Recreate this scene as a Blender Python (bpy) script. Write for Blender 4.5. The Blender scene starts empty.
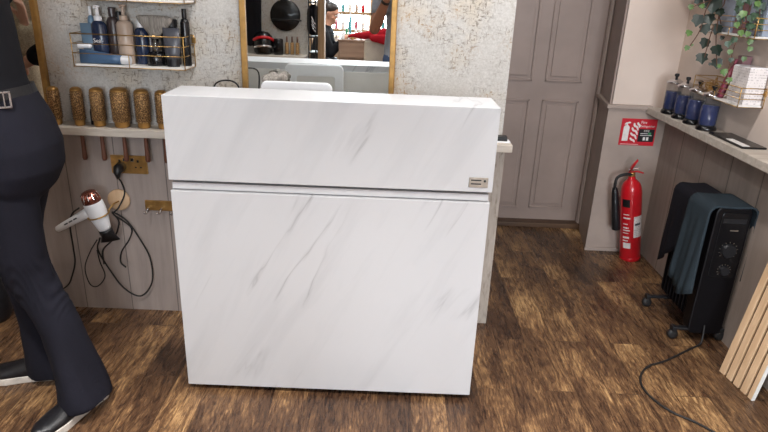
import bpy, bmesh, math, random
from math import pi, sin, cos, radians as R
from mathutils import Vector as V, Matrix as M
random.seed(7)
SC = bpy.context.scene
COL = SC.collection

# ---------------------------------------------------------------- camera, world, lights, exposure
cam_d = bpy.data.cameras.new('camera'); cam = bpy.data.objects.new('camera', cam_d); COL.objects.link(cam)
cam_d.sensor_width = 36; cam_d.lens = 603/768*36; cam_d.clip_start = .01
th = R(20.8); rl = R(2.3)
fwd = V((0, cos(th), -sin(th))); up = V((0, sin(th), cos(th))); rt = V((1, 0, 0))
# the picture content is turned clockwise: camera rolled anticlockwise
r2 = rt*cos(rl) + up*sin(rl); u2 = up*cos(rl) - rt*sin(rl)
m3 = M((r2, u2, -fwd)).transposed()
cam.matrix_world = M.Translation((0, 0, 1.4)) @ m3.to_4x4()
SC.camera = cam
w = bpy.data.worlds.new('world'); SC.world = w; w.use_nodes = True
w.node_tree.nodes['Background'].inputs[0].default_value = (.75, .85, 1, 1)
w.node_tree.nodes['Background'].inputs[1].default_value = 1.0
SC.view_settings.view_transform = 'Standard'; SC.view_settings.look = 'None'
SC.view_settings.exposure = 0.1; SC.view_settings.gamma = 1
def area(name, loc, power, size, color=(1, .95, .9), aim=(0, 0, -1), spread=180, sizey=None):
    l = bpy.data.lights.new(name, 'AREA'); l.energy = power; l.color = color; l.size = size
    if sizey: l.shape = 'RECTANGLE'; l.size_y = sizey
    else: l.shape = 'DISK'
    l.spread = R(spread)
    o = bpy.data.objects.new(name, l); COL.objects.link(o); o.location = loc
    o.rotation_euler = V(aim).to_track_quat('-Z', 'Y').to_euler()
    return o
CEIL = 2.5
LAMPS = [(-.3, 1.87, 10), (.6, 1.90, 16), (-.85, .75, 20), (.5, .75, 20), (-.7, -.5, 9), (-1.0, -1.9, 20), (.6, -2.0, 20), (.85, 2.95, 1.5)]  # lamps nearest the camera and in the passage are added fill
LAMP_AT = ['above the reception desk', 'above the oil radiator side', 'left of the spot where the camera looks, added to pool light on the floor', 'nearest the camera on its right, added to pool light on the floor', 'nearest the camera on its left, added as front fill', 'behind the papered stub wall', 'behind the photographer', 'in the passage before the door, added to brighten the door']
for x, y, p in LAMPS:
    area('lamp_light', (x, y, CEIL-.03), p, .11, (1, .975, .96), spread=88 if y == .75 else 180)  # narrow cones pool added light on the front floor and lower desk
# daylight from the shop window behind the camera
area('window_daylight', (.1, -4.3, 1.6), 430, 2.4, (.84, .92, 1), (0, 1, -.05), sizey=1.7)

# ---------------------------------------------------------------- node helpers and materials
def lin(c):
    return tuple(((v/255)/12.92 if v/255 <= .04045 else ((v/255+.055)/1.055)**2.4) for v in c) + (1,)
class NT:
    def __init__(s, name):
        s.m = bpy.data.materials.new(name); s.m.use_nodes = True
        s.t = s.m.node_tree; s.b = s.t.nodes['Principled BSDF']; s.tc = s.t.nodes.new('ShaderNodeTexCoord')
    def n(s, typ, ins=None, **kw):
        n = s.t.nodes.new(typ)
        for k, v in kw.items(): setattr(n, k, v)
        for k, v in (ins or {}).items():
            if isinstance(v, bpy.types.NodeSocket): s.t.links.new(v, n.inputs[k])
            else: n.inputs[k].default_value = v
        return n
    def math(s, op, a, b=0., c=None, clamp=False):
        d = {0: a, 1: b}
        if c is not None: d[2] = c
        return s.n('ShaderNodeMath', d, operation=op, use_clamp=clamp).outputs[0]
    def mapv(s, scale=(1, 1, 1), rot=(0, 0, 0), loc=(0, 0, 0), src=None):
        return s.n('ShaderNodeMapping', {'Vector': src or s.tc.outputs['Object'], 'Scale': scale, 'Rotation': rot, 'Location': loc}).outputs[0]
    def noise(s, vec, scale=1., detail=4., rough=.55, dist=0.):
        return s.n('ShaderNodeTexNoise', {'Vector': vec, 'Scale': scale, 'Detail': detail, 'Roughness': rough, 'Distortion': dist}).outputs[0]
    def ramp(s, fac, stops, interp='LINEAR'):
        n = s.n('ShaderNodeValToRGB', {0: fac}); r = n.color_ramp; r.interpolation = interp
        while len(r.elements) < len(stops): r.elements.new(.5)
        for e, (p, c) in zip(r.elements, stops):
            e.position = p; e.color = c if len(c) == 4 else lin(c)
        return n.outputs[0]
    def mix(s, f, a, b, mode='MIX'):
        n = s.n('ShaderNodeMix', data_type='RGBA', blend_type=mode)
        for i, v in ((0, f), (6, a), (7, b)):
            if isinstance(v, bpy.types.NodeSocket): s.t.links.new(v, n.inputs[i])
            else: n.inputs[i].default_value = v if i == 0 or len(v) == 4 else lin(v)
        return n.outputs[2]
    def set(s, **kw):
        for k, v in kw.items():
            k = {'Base': 'Base Color', 'Spec': 'Specular IOR Level', 'Trans': 'Transmission Weight', 'Coat': 'Coat Weight', 'Sheen': 'Sheen Weight',
                 'EmC': 'Emission Color', 'EmS': 'Emission Strength'}.get(k, k)
            if isinstance(v, bpy.types.NodeSocket): s.t.links.new(v, s.b.inputs[k])
            elif isinstance(v, tuple) and len(v) == 3: s.b.inputs[k].default_value = lin(v)
            else: s.b.inputs[k].default_value = v
        return s
    def bump(s, h, strength=.3, dist=.01):
        n = s.n('ShaderNodeBump', {'Height': h, 'Strength': strength, 'Distance': dist})
        s.t.links.new(n.outputs[0], s.b.inputs['Normal']); return s
C1 = (0, 0, 0, 1); C2 = (1, 1, 1, 1)
def simple(name, col, rough=.5, metal=0., var=.08, scale=12., bump=0., **kw):
    s = NT(name); nz = s.noise(s.mapv(), scale, 3)
    dark = tuple(max(0, c*(1-var)) for c in col); lite = tuple(min(255, c*(1+var)) for c in col)
    s.set(Base=s.ramp(nz, [(.3, dark), (.7, lite)]), Roughness=rough, Metallic=metal, **kw)
    if bump: s.bump(nz, bump, .004)
    return s.m
def fabric(name, col, rough=.9, scale=350., var=.12, fold=0.):
    s = NT(name); a = s.noise(s.mapv(), scale, 2); b = s.noise(s.mapv(), 6., 3)
    dark = tuple(c*(1-var) for c in col); lite = tuple(min(255, c*(1+var)) for c in col)
    s.set(Base=s.ramp(s.math('ADD', s.math('MULTIPLY', a, .5), s.math('MULTIPLY', b, .5)), [(.35, dark), (.65, lite)]), Roughness=rough, Spec=.2)
    s.bump(a, .25, .002)
    return s.m
MT = {}
def floor_mat():
    s = NT('distressed_wood_floor'); o = s.tc.outputs['Object']
    sw = s.mapv(rot=(0, 0, R(90)))
    br = s.n('ShaderNodeTexBrick', {'Vector': sw, 'Color1': (0, 0, 0, 1), 'Color2': (1, 1, 1, 1), 'Mortar': (.5, .5, .5, 1), 'Scale': 1., 'Mortar Size': .0016,
             'Mortar Smooth': .2, 'Bias': 0., 'Brick Width': .95, 'Row Height': .125}, offset=.37, offset_frequency=2)
    off = s.n('ShaderNodeCombineXYZ', {0: s.math('MULTIPLY', br.outputs[0], 17.), 1: s.math('MULTIPLY', br.outputs[0], 31.)}).outputs[0]
    pos = s.n('ShaderNodeVectorMath', {0: o, 1: off}, operation='ADD').outputs[0]
    wob = s.noise(s.mapv((7, 2.6, 1), src=pos), 1., 3, .5)
    warp = s.n('ShaderNodeVectorMath', {0: pos, 1: s.n('ShaderNodeCombineXYZ', {0: s.math('MULTIPLY', s.math('SUBTRACT', wob, .5), .045)}).outputs[0]}, operation='ADD').outputs[0]
    g1 = s.noise(s.mapv((170, 20, 1), src=warp), 1., 7, .78)
    g2 = s.noise(s.mapv((42, 6, 1), src=warp), 1., 6, .7, 1.0)
    g3 = s.noise(s.mapv((3.2, 1.7, 1), src=pos), 1., 4, .6)
    crk = s.noise(s.mapv((95, 26, 1), src=warp), 1., 5, .75, 1.6)
    t = s.math('ADD', s.math('MULTIPLY', g1, .50), s.math('ADD', s.math('MULTIPLY', g2, .30), s.math('ADD', s.math('MULTIPLY', g3, .40), s.math('MULTIPLY', br.outputs[0], .055))))
    c = s.ramp(t, [(.51, (34, 23, 18)), (.58, (64, 45, 33)), (.65, (96, 70, 49)), (.71, (146, 112, 76)), (.78, (206, 168, 118))])
    ck = s.ramp(crk, [(.33, C2), (.42, C1)])
    c = s.mix(s.math('MULTIPLY', ck, .75), c, (36, 25, 18))
    c = s.mix(s.math('MULTIPLY', br.outputs[1], .5), c, (44, 30, 21))
    s.set(Base=c, Roughness=s.ramp(g2, [(.3, (120, 120, 120)), (.7, (165, 165, 165))]), Spec=.4)
    h = s.math('SUBTRACT', s.math('ADD', g1, s.math('MULTIPLY', ck, -.6)), br.outputs[1])
    s.bump(h, .35, .004)
    return s.m
def marble_mat(name='white_marble_laminate', ox=0.):
    s = NT(name); base = s.mapv(loc=(ox, 0, 0), rot=(0, R(-28), 0))
    sm = s.noise(s.mapv((11, 2, 1.3), src=base), 1., 5, .6, .4)
    v1 = s.noise(s.mapv((7.5, 2, 1.0), src=base, loc=(3.1, 0, 1.2)), 1., 4, .5, .25)
    msk = s.noise(s.mapv((2.5, 1, 2.2), src=base, loc=(7.7, 1, 4)), 1., 2, .5)
    line = s.math('ABSOLUTE', s.math('SUBTRACT', v1, .5))
    vein = s.ramp(line, [(0, C2), (.007, (.4, .4, .4, 1)), (.03, C1)])
    mk = s.ramp(msk, [(.53, C1), (.68, C2)])
    soft = s.ramp(sm, [(.50, C1), (.78, C2)])
    c = s.mix(s.math('MULTIPLY', soft, .5), (198, 199, 202), (174, 176, 180))
    c = s.mix(s.math('MULTIPLY', s.math('MULTIPLY', vein, mk), .72), c, (120, 121, 126))
    s.set(Base=c, Roughness=.38, Spec=.4)
    return s.m
def wallpaper_mat():
    s = NT('distressed_cream_wallpaper')
    a = s.noise(s.mapv((48, 48, 130)), 1., 5, .72, .3); b = s.noise(s.mapv((130, 130, 40)), 1., 5, .72, .3)
    patch = s.noise(s.mapv((1, 1, 1)), 6., 4, .6); fine = s.noise(s.mapv(), 150., 3, .7)
    sp = s.math('MAXIMUM', s.ramp(a, [(.55, C1), (.64, C2)]), s.ramp(b, [(.55, C1), (.64, C2)]))
    k = s.math('MULTIPLY', sp, s.ramp(patch, [(.38, C1), (.56, C2)]))
    c = s.mix(s.ramp(fine, [(.3, C1), (.7, C2)]), (178, 175, 170), (204, 202, 198))
    c = s.mix(s.math('MULTIPLY', s.ramp(patch, [(.50, C1), (.72, C2)]), .5), c, (200, 184, 158))
    col = s.mix(s.ramp(s.noise(s.mapv(), 9., 2), [(.48, C1), (.6, C2)]), (118, 108, 98), (172, 136, 88))
    c = s.mix(s.math('MULTIPLY', k, .85), c, col)
    s.set(Base=c, Roughness=.6); s.bump(s.math('ADD', fine, k), .4, .002)
    return s.m
def board_mat(name, col, width, axis=0, groove=.006, off=0., wear=.5):
    """painted tongue and groove boards running up: grooves across one axis"""
    s = NT(name); sx = s.n('ShaderNodeSeparateXYZ', {0: s.tc.outputs['Object']}).outputs[axis]
    f = s.math('FRACT', s.math('DIVIDE', s.math('ADD', sx, 50*width+off), width))
    g = s.math('MULTIPLY', s.math('LESS_THAN', f, groove/width), 1.)
    nz = s.noise(s.mapv((22, 22, 2.2)), 1., 5, .65, .3); n2 = s.noise(s.mapv(), 2.2, 3)
    c = s.ramp(s.math('ADD', s.math('MULTIPLY', nz, .6), s.math('MULTIPLY', n2, .4)), [(.35, tuple(v*.90 for v in col)), (.5, col), (.68, tuple(min(255, v*1.08) for v in col))])
    c = s.mix(s.math('MULTIPLY', g, .75), c, tuple(v*.5 for v in col))
    s.set(Base=c, Roughness=.55); s.bump(s.math('SUBTRACT', s.math('MULTIPLY', nz, .12*wear), g), .5, .006)
    return s.m
def grain_mat(name, c1, c2, rough=.5, axis_scale=(40, 40, 3)):
    s = NT(name); nz = s.noise(s.mapv(axis_scale), 1., 5, .6, .5)
    s.set(Base=s.ramp(nz, [(.32, c1), (.68, c2)]), Roughness=rough); s.bump(nz, .15, .002)
    return s.m
def speck_panel_mat():
    s = NT('worn_pale_panel'); nz = s.noise(s.mapv((70, 70, 16)), 1., 5, .7, .4); n2 = s.noise(s.mapv(), 5., 3)
    c = s.ramp(s.math('ADD', s.math('MULTIPLY', nz, .7), s.math('MULTIPLY', n2, .3)), [(.36, (118, 108, 98)), (.46, (166, 156, 146)), (.7, (186, 177, 168))])
    s.set(Base=c, Roughness=.6); return s.m
def brush_mat():
    s = NT('bronze_bristle_barrel')
    wv = s.n('ShaderNodeTexVoronoi', {'Vector': s.mapv(), 'Scale': 260.}).outputs[0]
    c = s.ramp(wv, [(.2, (40, 26, 16)), (.45, (140, 104, 66)), (.8, (214, 172, 116))])
    s.set(Base=c, Roughness=.45, Metallic=.4); s.bump(wv, .8, .003); return s.m
def glass_mat(name, col=(255, 255, 255), rough=.02):
    s = NT(name); s.set(Base=s.ramp(s.noise(s.mapv(), 3., 1), [(0, col), (1, col)]), Roughness=rough, Trans=1., IOR=1.45); return s.m
MT['floor'] = floor_mat(); MT['marble'] = marble_mat(); MT['marble_low'] = marble_mat('white_marble_laminate_lower', 2.3); MT['wallpaper'] = wallpaper_mat()
MT['panel_mid'] = board_mat('taupe_wall_boards', (158, 146, 140), .205, 0, .004, .09)
MT['panel_right'] = board_mat('taupe_dado_boards', (150, 137, 128), .235, 1, .006, .03)
MT['taupe'] = simple('taupe_paint', (150, 132, 123), .45, var=.04, scale=5)
MT['taupe_lite'] = simple('pale_taupe_paint', (164, 148, 138), .5, var=.05, scale=6)
MT['upper'] = simple('warm_blush_plaster', (214, 197, 185), .75, var=.03, scale=3)
MT['ceil'] = simple('ceiling_white', (225, 222, 218), .8, var=.02)
MT['cream_wall'] = simple('cream_plaster', (214, 204, 190), .8, var=.03, scale=3)
MT['shelf'] = grain_mat('whitewashed_shelf', (176, 166, 154), (200, 192, 182), .5, (4, 40, 40))
MT['speck'] = speck_panel_mat()
MT['gold'] = simple('brushed_gold', (186, 150, 92), .35, .85, .06, 40)
MT['gold_frame'] = simple('aged_gold_frame', (164, 126, 70), .45, .5, .08, 40)
MT['brass'] = simple('antique_brass', (172, 132, 76), .38, .7, .12, 30)
MT['chrome'] = simple('chrome', (215, 215, 218), .15, 1., .02)
MT['brushed'] = simple('brushed_steel', (168, 158, 146), .3, .8, .06, 60)
MT['black'] = simple('black_plastic', (22, 22, 25), .4, 0, .1)
MT['gloss_black'] = simple('gloss_black_plastic', (12, 12, 15), .25, 0, .1)
MT['rubber'] = simple('black_rubber', (20, 19, 20), .6, 0, .1)
MT['enamel'] = simple('black_enamel', (10, 8, 11), .45, 0, .1, Spec=.2)
MT['white'] = simple('white_plastic', (232, 233, 236), .35, 0, .02)
MT['white_paint'] = simple('white_satin', (224, 222, 218), .4, 0, .02)
MT['rose'] = simple('rose_gold', (178, 112, 98), .2, .9, .05)
MT['red'] = simple('extinguisher_red', (196, 22, 34), .3, 0, .05, 8, Coat=.3)
MT['redsign'] = simple('sign_red', (196, 20, 40), .45, 0, .03)
MT['paper'] = simple('white_paper', (226, 222, 218), .7, 0, .04, 30)
MT['mirror'] = simple('mirror_silver', (232, 236, 236), .0, 1., .0)
MT['navy_cloth'] = fabric('navy_trouser_cloth', (25, 25, 34))
MT['black_cloth'] = fabric('black_jersey', (20, 20, 25))
MT['black_towel'] = fabric('black_towelling', (24, 23, 30), scale=220)
MT['grey_towel'] = fabric('slate_towelling', (46, 56, 63), scale=220)
MT['beige_cloth'] = fabric('beige_knit', (176, 160, 136), scale=160, var=.2)
MT['cream_cloth'] = fabric('cream_cloth', (206, 196, 180))
MT['grey_cloth'] = fabric('grey_marl_jersey', (150, 156, 166))
MT['denim'] = fabric('denim_cloth', (62, 76, 104))
MT['red_cloth'] = fabric('red_cloth', (196, 36, 48))
MT['leather'] = simple('black_leather', (20, 20, 24), .38, 0, .15, 60, .3)
MT['skin'] = simple('skin', (196, 146, 122), .5, 0, .05, 20, Spec=.35)
MT['skin_dark'] = simple('skin_tan', (150, 104, 82), .5, 0, .05, 20, Spec=.35)
MT['hair_dark'] = grain_mat('dark_hair', (22, 16, 14), (48, 34, 28), .45, (90, 90, 14))
MT['hair_brown'] = grain_mat('brown_hair', (60, 40, 28), (104, 74, 50), .45, (90, 90, 14))
MT['eye'] = simple('eye_white', (225, 220, 215), .2); MT['lip'] = simple('lip', (160, 84, 80), .4)
MT['sole'] = simple('white_rubber_sole', (206, 200, 192), .5, 0, .06, 40)
MT['walnut'] = grain_mat('walnut_handle', (72, 42, 30), (112, 70, 52), .45)
MT['bristle'] = brush_mat(); MT['dark_bristle'] = simple('dark_brown_bristle', (62, 42, 28), .5)
MT['oak'] = grain_mat('pale_oak_slat', (196, 162, 126), (222, 190, 154), .55, (30, 30, 3))
MT['felt'] = fabric('brown_felt', (92, 70, 54))
MT['beam'] = grain_mat('oak_post', (150, 118, 84), (184, 152, 116), .55)
MT['brown_box'] = grain_mat('taupe_cabinet_wood', (128, 100, 84), (150, 122, 102), .5, (3, 30, 30))
MT['threshold'] = grain_mat('oak_threshold', (66, 46, 32), (96, 70, 48), .5, (3, 30, 30))
MT['navy'] = simple('navy_bottle', (34, 46, 72), .25, 0, .06); MT['blue'] = simple('blue_tube', (74, 104, 138), .35, 0, .06)
MT['paleblue'] = simple('pale_blue_bottle', (104, 132, 156), .35, 0, .05); MT['tan'] = simple('beige_bottle', (178, 158, 142), .35, 0, .04)
MT['darkbrown'] = simple('dark_brown_bottle', (62, 52, 52), .3); MT['charcoal'] = simple('charcoal_tube', (74, 76, 84), .35)
MT['clear'] = glass_mat('clear_acrylic'); MT['jarglass'] = glass_mat('jar_glass', (244, 250, 255))
MT['barb'] = simple('blue_liquid', (14, 34, 92), .1, 0, .04)
MT['diffgrey'] = grain_mat('grey_bristle', (104, 98, 92), (164, 158, 150), .8, (160, 160, 8))
MT['ivy_dark'] = simple('dark_ivy_leaf', (24, 38, 30), .4, 0, .25, 40); MT['ivy_lite'] = simple('light_ivy_leaf', (78, 106, 56), .45, 0, .2, 40)
MT['ivy_mid'] = simple('mid_ivy_leaf', (48, 70, 50), .45, 0, .2, 40)
MT['stem'] = simple('brown_stem', (92, 62, 46), .7); MT['pot'] = simple('grey_pot', (150, 150, 156), .5)
MT['plum'] = simple('plum_pattern', (108, 44, 58), .5, 0, .35, 90); MT['mauve'] = simple('mauve_card', (122, 88, 92), .6, 0, .06)
MT['bluegrey'] = simple('bluegrey_box', (146, 156, 172), .5)
MT['green_pl'] = simple('green_bottle', (60, 140, 96), .3)
MT['teal'] = simple('teal_bottle', (84, 160, 168), .3)
MT['pink'] = simple('pink_bottle', (206, 110, 130), .3)
def text_card():
    s = NT('printed_card'); x = s.noise(s.mapv((90, 90, 8)), 1., 2); y = s.n('ShaderNodeTexWave', {'Vector': s.mapv(), 'Scale': 30., 'Distortion': .0}, bands_direction='Z').outputs[1]
    k = s.math('MULTIPLY', s.ramp(s.noise(s.mapv((140, 140, 60)), 1., 2), [(.48, C1), (.54, C2)]), s.ramp(y, [(.5, C1), (.6, C2)]))
    s.set(Base=s.mix(s.math('MULTIPLY', k, .5), (226, 220, 218), (150, 140, 142)), Roughness=.6); return s.m
MT['card'] = text_card()
def pane_mat():
    s = NT('window_glass'); t = s.t; tr = t.nodes.new('ShaderNodeBsdfTransparent'); mx = t.nodes.new('ShaderNodeMixShader'); mx.inputs[0].default_value = .05
    s.set(Base=s.ramp(s.noise(s.mapv(), 2., 1), [(0, (12, 13, 13)), (1, (16, 17, 17))]), Roughness=.03)
    t.links.new(tr.outputs[0], mx.inputs[1]); t.links.new(s.b.outputs[0], mx.inputs[2]); t.links.new(mx.outputs[0], t.nodes['Material Output'].inputs[0]); return s.m
MT['pane'] = pane_mat()
def jarpane():
    m = MT['pane'].copy(); m.name = 'thin_jar_glass'
    for n in m.node_tree.nodes:
        if n.type == 'MIX_SHADER': n.inputs[0].default_value = .13
        if n.type == 'VALTORGB':
            for e in n.color_ramp.elements: e.color = (.12, .13, .14, 1)
    return m
MT['jarpane'] = jarpane()

# ---------------------------------------------------------------- mesh helpers (all authored in world coordinates)
def BM(): return bmesh.new()
def wloc(o):
    v = V((0, 0, 0))
    while o is not None: v = v + o.location; o = o.parent
    return v
def setp(o, label=None, cat=None, group=None, kind=None):
    if label: o['label'] = label
    if cat: o['category'] = cat
    if group: o['group'] = group
    if kind: o['kind'] = kind
    return o
def obj(name, bm, mat, parent=None, smooth=False, bevel=0., label=None, cat=None, group=None, kind=None, seg=2):
    me = bpy.data.meshes.new(name)
    if isinstance(bm, bmesh.types.BMesh):
        bmesh.ops.recalc_face_normals(bm, faces=bm.faces); bm.to_mesh(me); bm.free()
    else: me = bm
    if smooth:
        for p in me.polygons: p.use_smooth = True
    me.materials.clear(); me.materials.append(MT[mat] if isinstance(mat, str) else mat)
    o = bpy.data.objects.new(name, me); COL.objects.link(o)
    if parent is not None:
        o.parent = parent; me.transform(M.Translation(-wloc(parent)))
    else:
        xs = [v.co for v in me.vertices]
        c = V(((min(v.x for v in xs)+max(v.x for v in xs))/2, (min(v.y for v in xs)+max(v.y for v in xs))/2, min(v.z for v in xs)))
        if kind != 'structure': me.transform(M.Translation(-c)); o.location = c
    if bevel:
        b = o.modifiers.new('bevel', 'BEVEL'); b.width = bevel; b.segments = seg; b.limit_method = 'ANGLE'; b.angle_limit = R(35)
    return setp(o, label, cat, group, kind)
def thing(name, loc, label, cat, group=None):
    o = bpy.data.objects.new(name, None); COL.objects.link(o); o.location = loc; o.empty_display_size = .05
    return setp(o, label, cat, group)
def box(bm, x0, x1, y0, y1, z0, z1, mat=None):
    vs = [bm.verts.new((x, y, z)) for x in (x0, x1) for y in (y0, y1) for z in (z0, z1)]
    for f in ((0, 1, 3, 2), (4, 6, 7, 5), (0, 4, 5, 1), (2, 3, 7, 6), (0, 2, 6, 4), (1, 5, 7, 3)): bm.faces.new([vs[i] for i in f])
    if mat is not None: bmesh.ops.transform(bm, matrix=mat, verts=vs)
    return bm
def bx(*a, mat=None): return box(BM(), *a, mat=mat)
def prism(bm, pts, h, ax=V((0, 0, 1))):
    a = [bm.verts.new(p) for p in pts]; b = [bm.verts.new(V(p)+ax*h) for p in pts]; n = len(a)
    bm.faces.new(a); bm.faces.new(b[::-1])
    for i in range(n): bm.faces.new((a[i], a[(i+1) % n], b[(i+1) % n], b[i]))
    return bm
def tube(bm, pts, rad, n=10, ref=None, rnd=False, closed=False):
    pts = [V(p) for p in pts]
    rad = [rad]*len(pts) if not isinstance(rad, (list,)) else list(rad)
    if rnd:  # rounded ends
        def rr(r, k): return (r[0]*k, r[1]*k) if isinstance(r, tuple) else r*k
        def mx(r): return max(r) if isinstance(r, tuple) else r
        d0 = (pts[0]-pts[1]).normalized(); d1 = (pts[-1]-pts[-2]).normalized(); r0 = rad[0]; r1 = rad[-1]
        pre = [(pts[0]+d0*mx(r0)*sin(a), rr(r0, cos(a))) for a in (1.45, 1.1, .75, .38)]
        post = [(pts[-1]+d1*mx(r1)*sin(a), rr(r1, cos(a))) for a in (.38, .75, 1.1, 1.45)]
        pts = [p for p, _ in pre]+pts+[p for p, _ in post]; rad = [r for _, r in pre]+rad+[r for _, r in post]
    rings = []; prev = None
    for i, p in enumerate(pts):
        if closed: t = (pts[(i+1) % len(pts)]-pts[i-1])
        else: t = pts[min(i+1, len(pts)-1)]-pts[max(i-1, 0)]
        t = t.normalized()
        if ref is not None: a = V(ref) - t*V(ref).dot(t)
        elif prev is None: a = t.orthogonal()
        else: a = prev - t*prev.dot(t)
        a.normalize(); prev = a; b = t.cross(a)
        r = rad[i]; ra, rb = r if isinstance(r, tuple) else (r, r)
        rings.append([bm.verts.new(p+a*cos(2*pi*k/n)*ra+b*sin(2*pi*k/n)*rb) for k in range(n)])
    L = len(rings)
    for i in range(L if closed else L-1):
        A, B = rings[i], rings[(i+1) % L]
        for k in range(n): bm.faces.new((A[k], A[(k+1) % n], B[(k+1) % n], B[k]))
    if not closed: bm.faces.new(rings[0][::-1]); bm.faces.new(rings[-1])
    return bm
def tb(*a, **k): return tube(BM(), *a, **k)
def lathe(bm, cx, cy, prof, n=24, ax=None, mat=None):
    """prof: (radius, z) from bottom to top"""
    rings = []; vs = []
    for r, z in prof:
        ring = [bm.verts.new((cx+r*cos(2*pi*k/n), cy+r*sin(2*pi*k/n), z)) for k in range(n)] if r > 1e-5 else [bm.verts.new((cx, cy, z))]
        rings.append(ring); vs += ring
    for A, B in zip(rings, rings[1:]):
        for k in range(n):
            a = [A[k % len(A)], A[(k+1) % len(A)], B[(k+1) % len(B)], B[k % len(B)]]
            a = list(dict.fromkeys(a))
            if len(a) > 2: bm.faces.new(a)
    if len(rings[0]) > 1: bm.faces.new(rings[0][::-1])
    if len(rings[-1]) > 1: bm.faces.new(rings[-1])
    if mat is not None: bmesh.ops.transform(bm, matrix=mat, verts=vs)
    return bm
def lt(*a, **k): return lathe(BM(), *a, **k)
def spl(pts, k=6):
    """Catmull-Rom through points"""
    P = [V(p) for p in pts]; P = [P[0]*2-P[1]]+P+[P[-1]*2-P[-2]]; out = []
    for i in range(1, len(P)-2):
        for j in range(k):
            t = j/k; a, b, c, d = P[i-1:i+3]
            out.append(.5*((2*b)+(c-a)*t+(2*a-5*b+4*c-d)*t*t+(3*b-a-3*c+d)*t**3))
    out.append(P[-2]); return out
def frame_mat(o, xd, yd):
    x = V(xd).normalized(); y = V(yd).normalized(); z = x.cross(y)
    return M.Translation(o) @ M((x, y, z)).transposed().to_4x4()
def text_bm(body, size, o, xd, yd, depth=.0006):
    c = bpy.data.curves.new('lettering', 'FONT'); c.body = body; c.size = size; c.extrude = depth; c.resolution_u = 2
    t = bpy.data.objects.new('lettering', c); COL.objects.link(t)
    me = bpy.data.meshes.new_from_object(t.evaluated_get(bpy.context.evaluated_depsgraph_get()))
    bpy.data.objects.remove(t); bpy.data.curves.remove(c)
    bm = BM(); bm.from_mesh(me); bpy.data.meshes.remove(me)
    bmesh.ops.transform(bm, matrix=frame_mat(o, xd, yd), verts=bm.verts); return bm
def fuse(bm, voxel=.006, smooth=6, name='body'):
    me = bpy.data.meshes.new(name); bmesh.ops.recalc_face_normals(bm, faces=bm.faces); bm.to_mesh(me); bm.free()
    o = bpy.data.objects.new('temp', me); COL.objects.link(o)
    r = o.modifiers.new('r', 'REMESH'); r.mode = 'VOXEL'; r.voxel_size = voxel
    if smooth: s = o.modifiers.new('s', 'SMOOTH'); s.iterations = smooth; s.factor = .5
    m2 = bpy.data.meshes.new_from_object(o.evaluated_get(bpy.context.evaluated_depsgraph_get()))
    bpy.data.objects.remove(o); m2.name = name
    return m2
def copy_tree(o, loc, label=None, rotz=None, scale=None):
    r = o.copy(); COL.objects.link(r); r.location = loc
    if rotz is not None: r.rotation_euler = (0, 0, rotz)
    if scale: r.scale = scale
    if label: r['label'] = label
    for ch in list(o.children):
        c = ch.copy(); COL.objects.link(c); c.parent = r
        for g in list(ch.children):
            d = g.copy(); COL.objects.link(d); d.parent = c
    return r
def struct(name, bm, mat, **k): return obj(name, bm, mat, kind='structure', **k)

# ---------------------------------------------------------------- the room
XR = 1.518; YF = 3.27; YM = 2.39; YD = 3.66; XL = -3.0; YB = -3.9
struct('floor', bx(XL-.1, XR+.1, YB-.1, YD+.2, -.08, 0), 'floor')
struct('ceiling', bx(XL-.1, XR+.1, YB-.1, YD+.2, CEIL, CEIL+.08), 'ceil')
struct('wall_right', bx(XR, XR+.1, YB-.1, YD+.2, 0, CEIL), 'upper')
struct('trim_1', bx(XR-.012, XR, YB, YF, 0, .825), 'panel_right')
# partition with the mirrors: wallpaper above, boards below
struct('wall_middle', bx(XL, .462, YM, YM+.11, 0, CEIL), 'wallpaper')
struct('trim_2', bx(XL, .29, YM-.012, YM, 0, .83), 'panel_mid')
struct('trim_3', bx(.29, .478, YM-.014, YM+.11, 0, .83), 'speck')
# wall carrying the fire sign, with the slanted door reveal as its left side
b = BM(); prism(b, [(1.205, YF, 0), (XR, YF, 0), (XR, YD+.1, 0), (1.275, YD+.1, 0), (1.262, YD, 0)], CEIL)
struct('wall_far', b, 'upper')
b = BM(); prism(b, [(1.187, YF-.01, 0), (XR-.012, YF-.01, 0), (XR-.012, YF, 0), (1.195, YF, 0), (1.262, YD-.03, 0), (1.254, YD-.03, 0)], .835)
struct('trim_4', b, 'taupe_lite')
b = BM(); prism(b, [(1.172, YF-.028, .835), (XR-.1, YF-.028, .835), (XR-.1, YF, .835), (1.197, YF, .835), (1.262, YD-.03, .835), (1.236, YD-.03, .835)], .022)
struct('trim_5', b, 'taupe_lite', bevel=.004)
b = BM(); prism(b, [(1.190, YF-.002, .857), (1.2, YF-.002, .857), (1.266, YD-.03, .857), (1.256, YD-.03, .857)], CEIL-.857)
struct('trim_6', b, 'taupe')
# skirting strips, worn white at the corner
b = BM(); prism(b, [(1.18, YF-.02, 0), (XR-.02, YF-.02, 0), (XR-.02, YF-.01, 0), (1.187, YF-.01, 0)], .022)
struct('baseboard_far', b, 'taupe_lite', bevel=.003)
# door wall
b = BM(); box(b, XL, .40, YD, YD+.12, 0, CEIL); box(b, .40, 1.5, YD, YD+.12, 2.08, CEIL)
struct('wall_back', b, 'taupe')
struct('wall_left', bx(XL-.1, XL, YB-.1, YD+.2, 0, CEIL), 'cream_wall')
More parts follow.
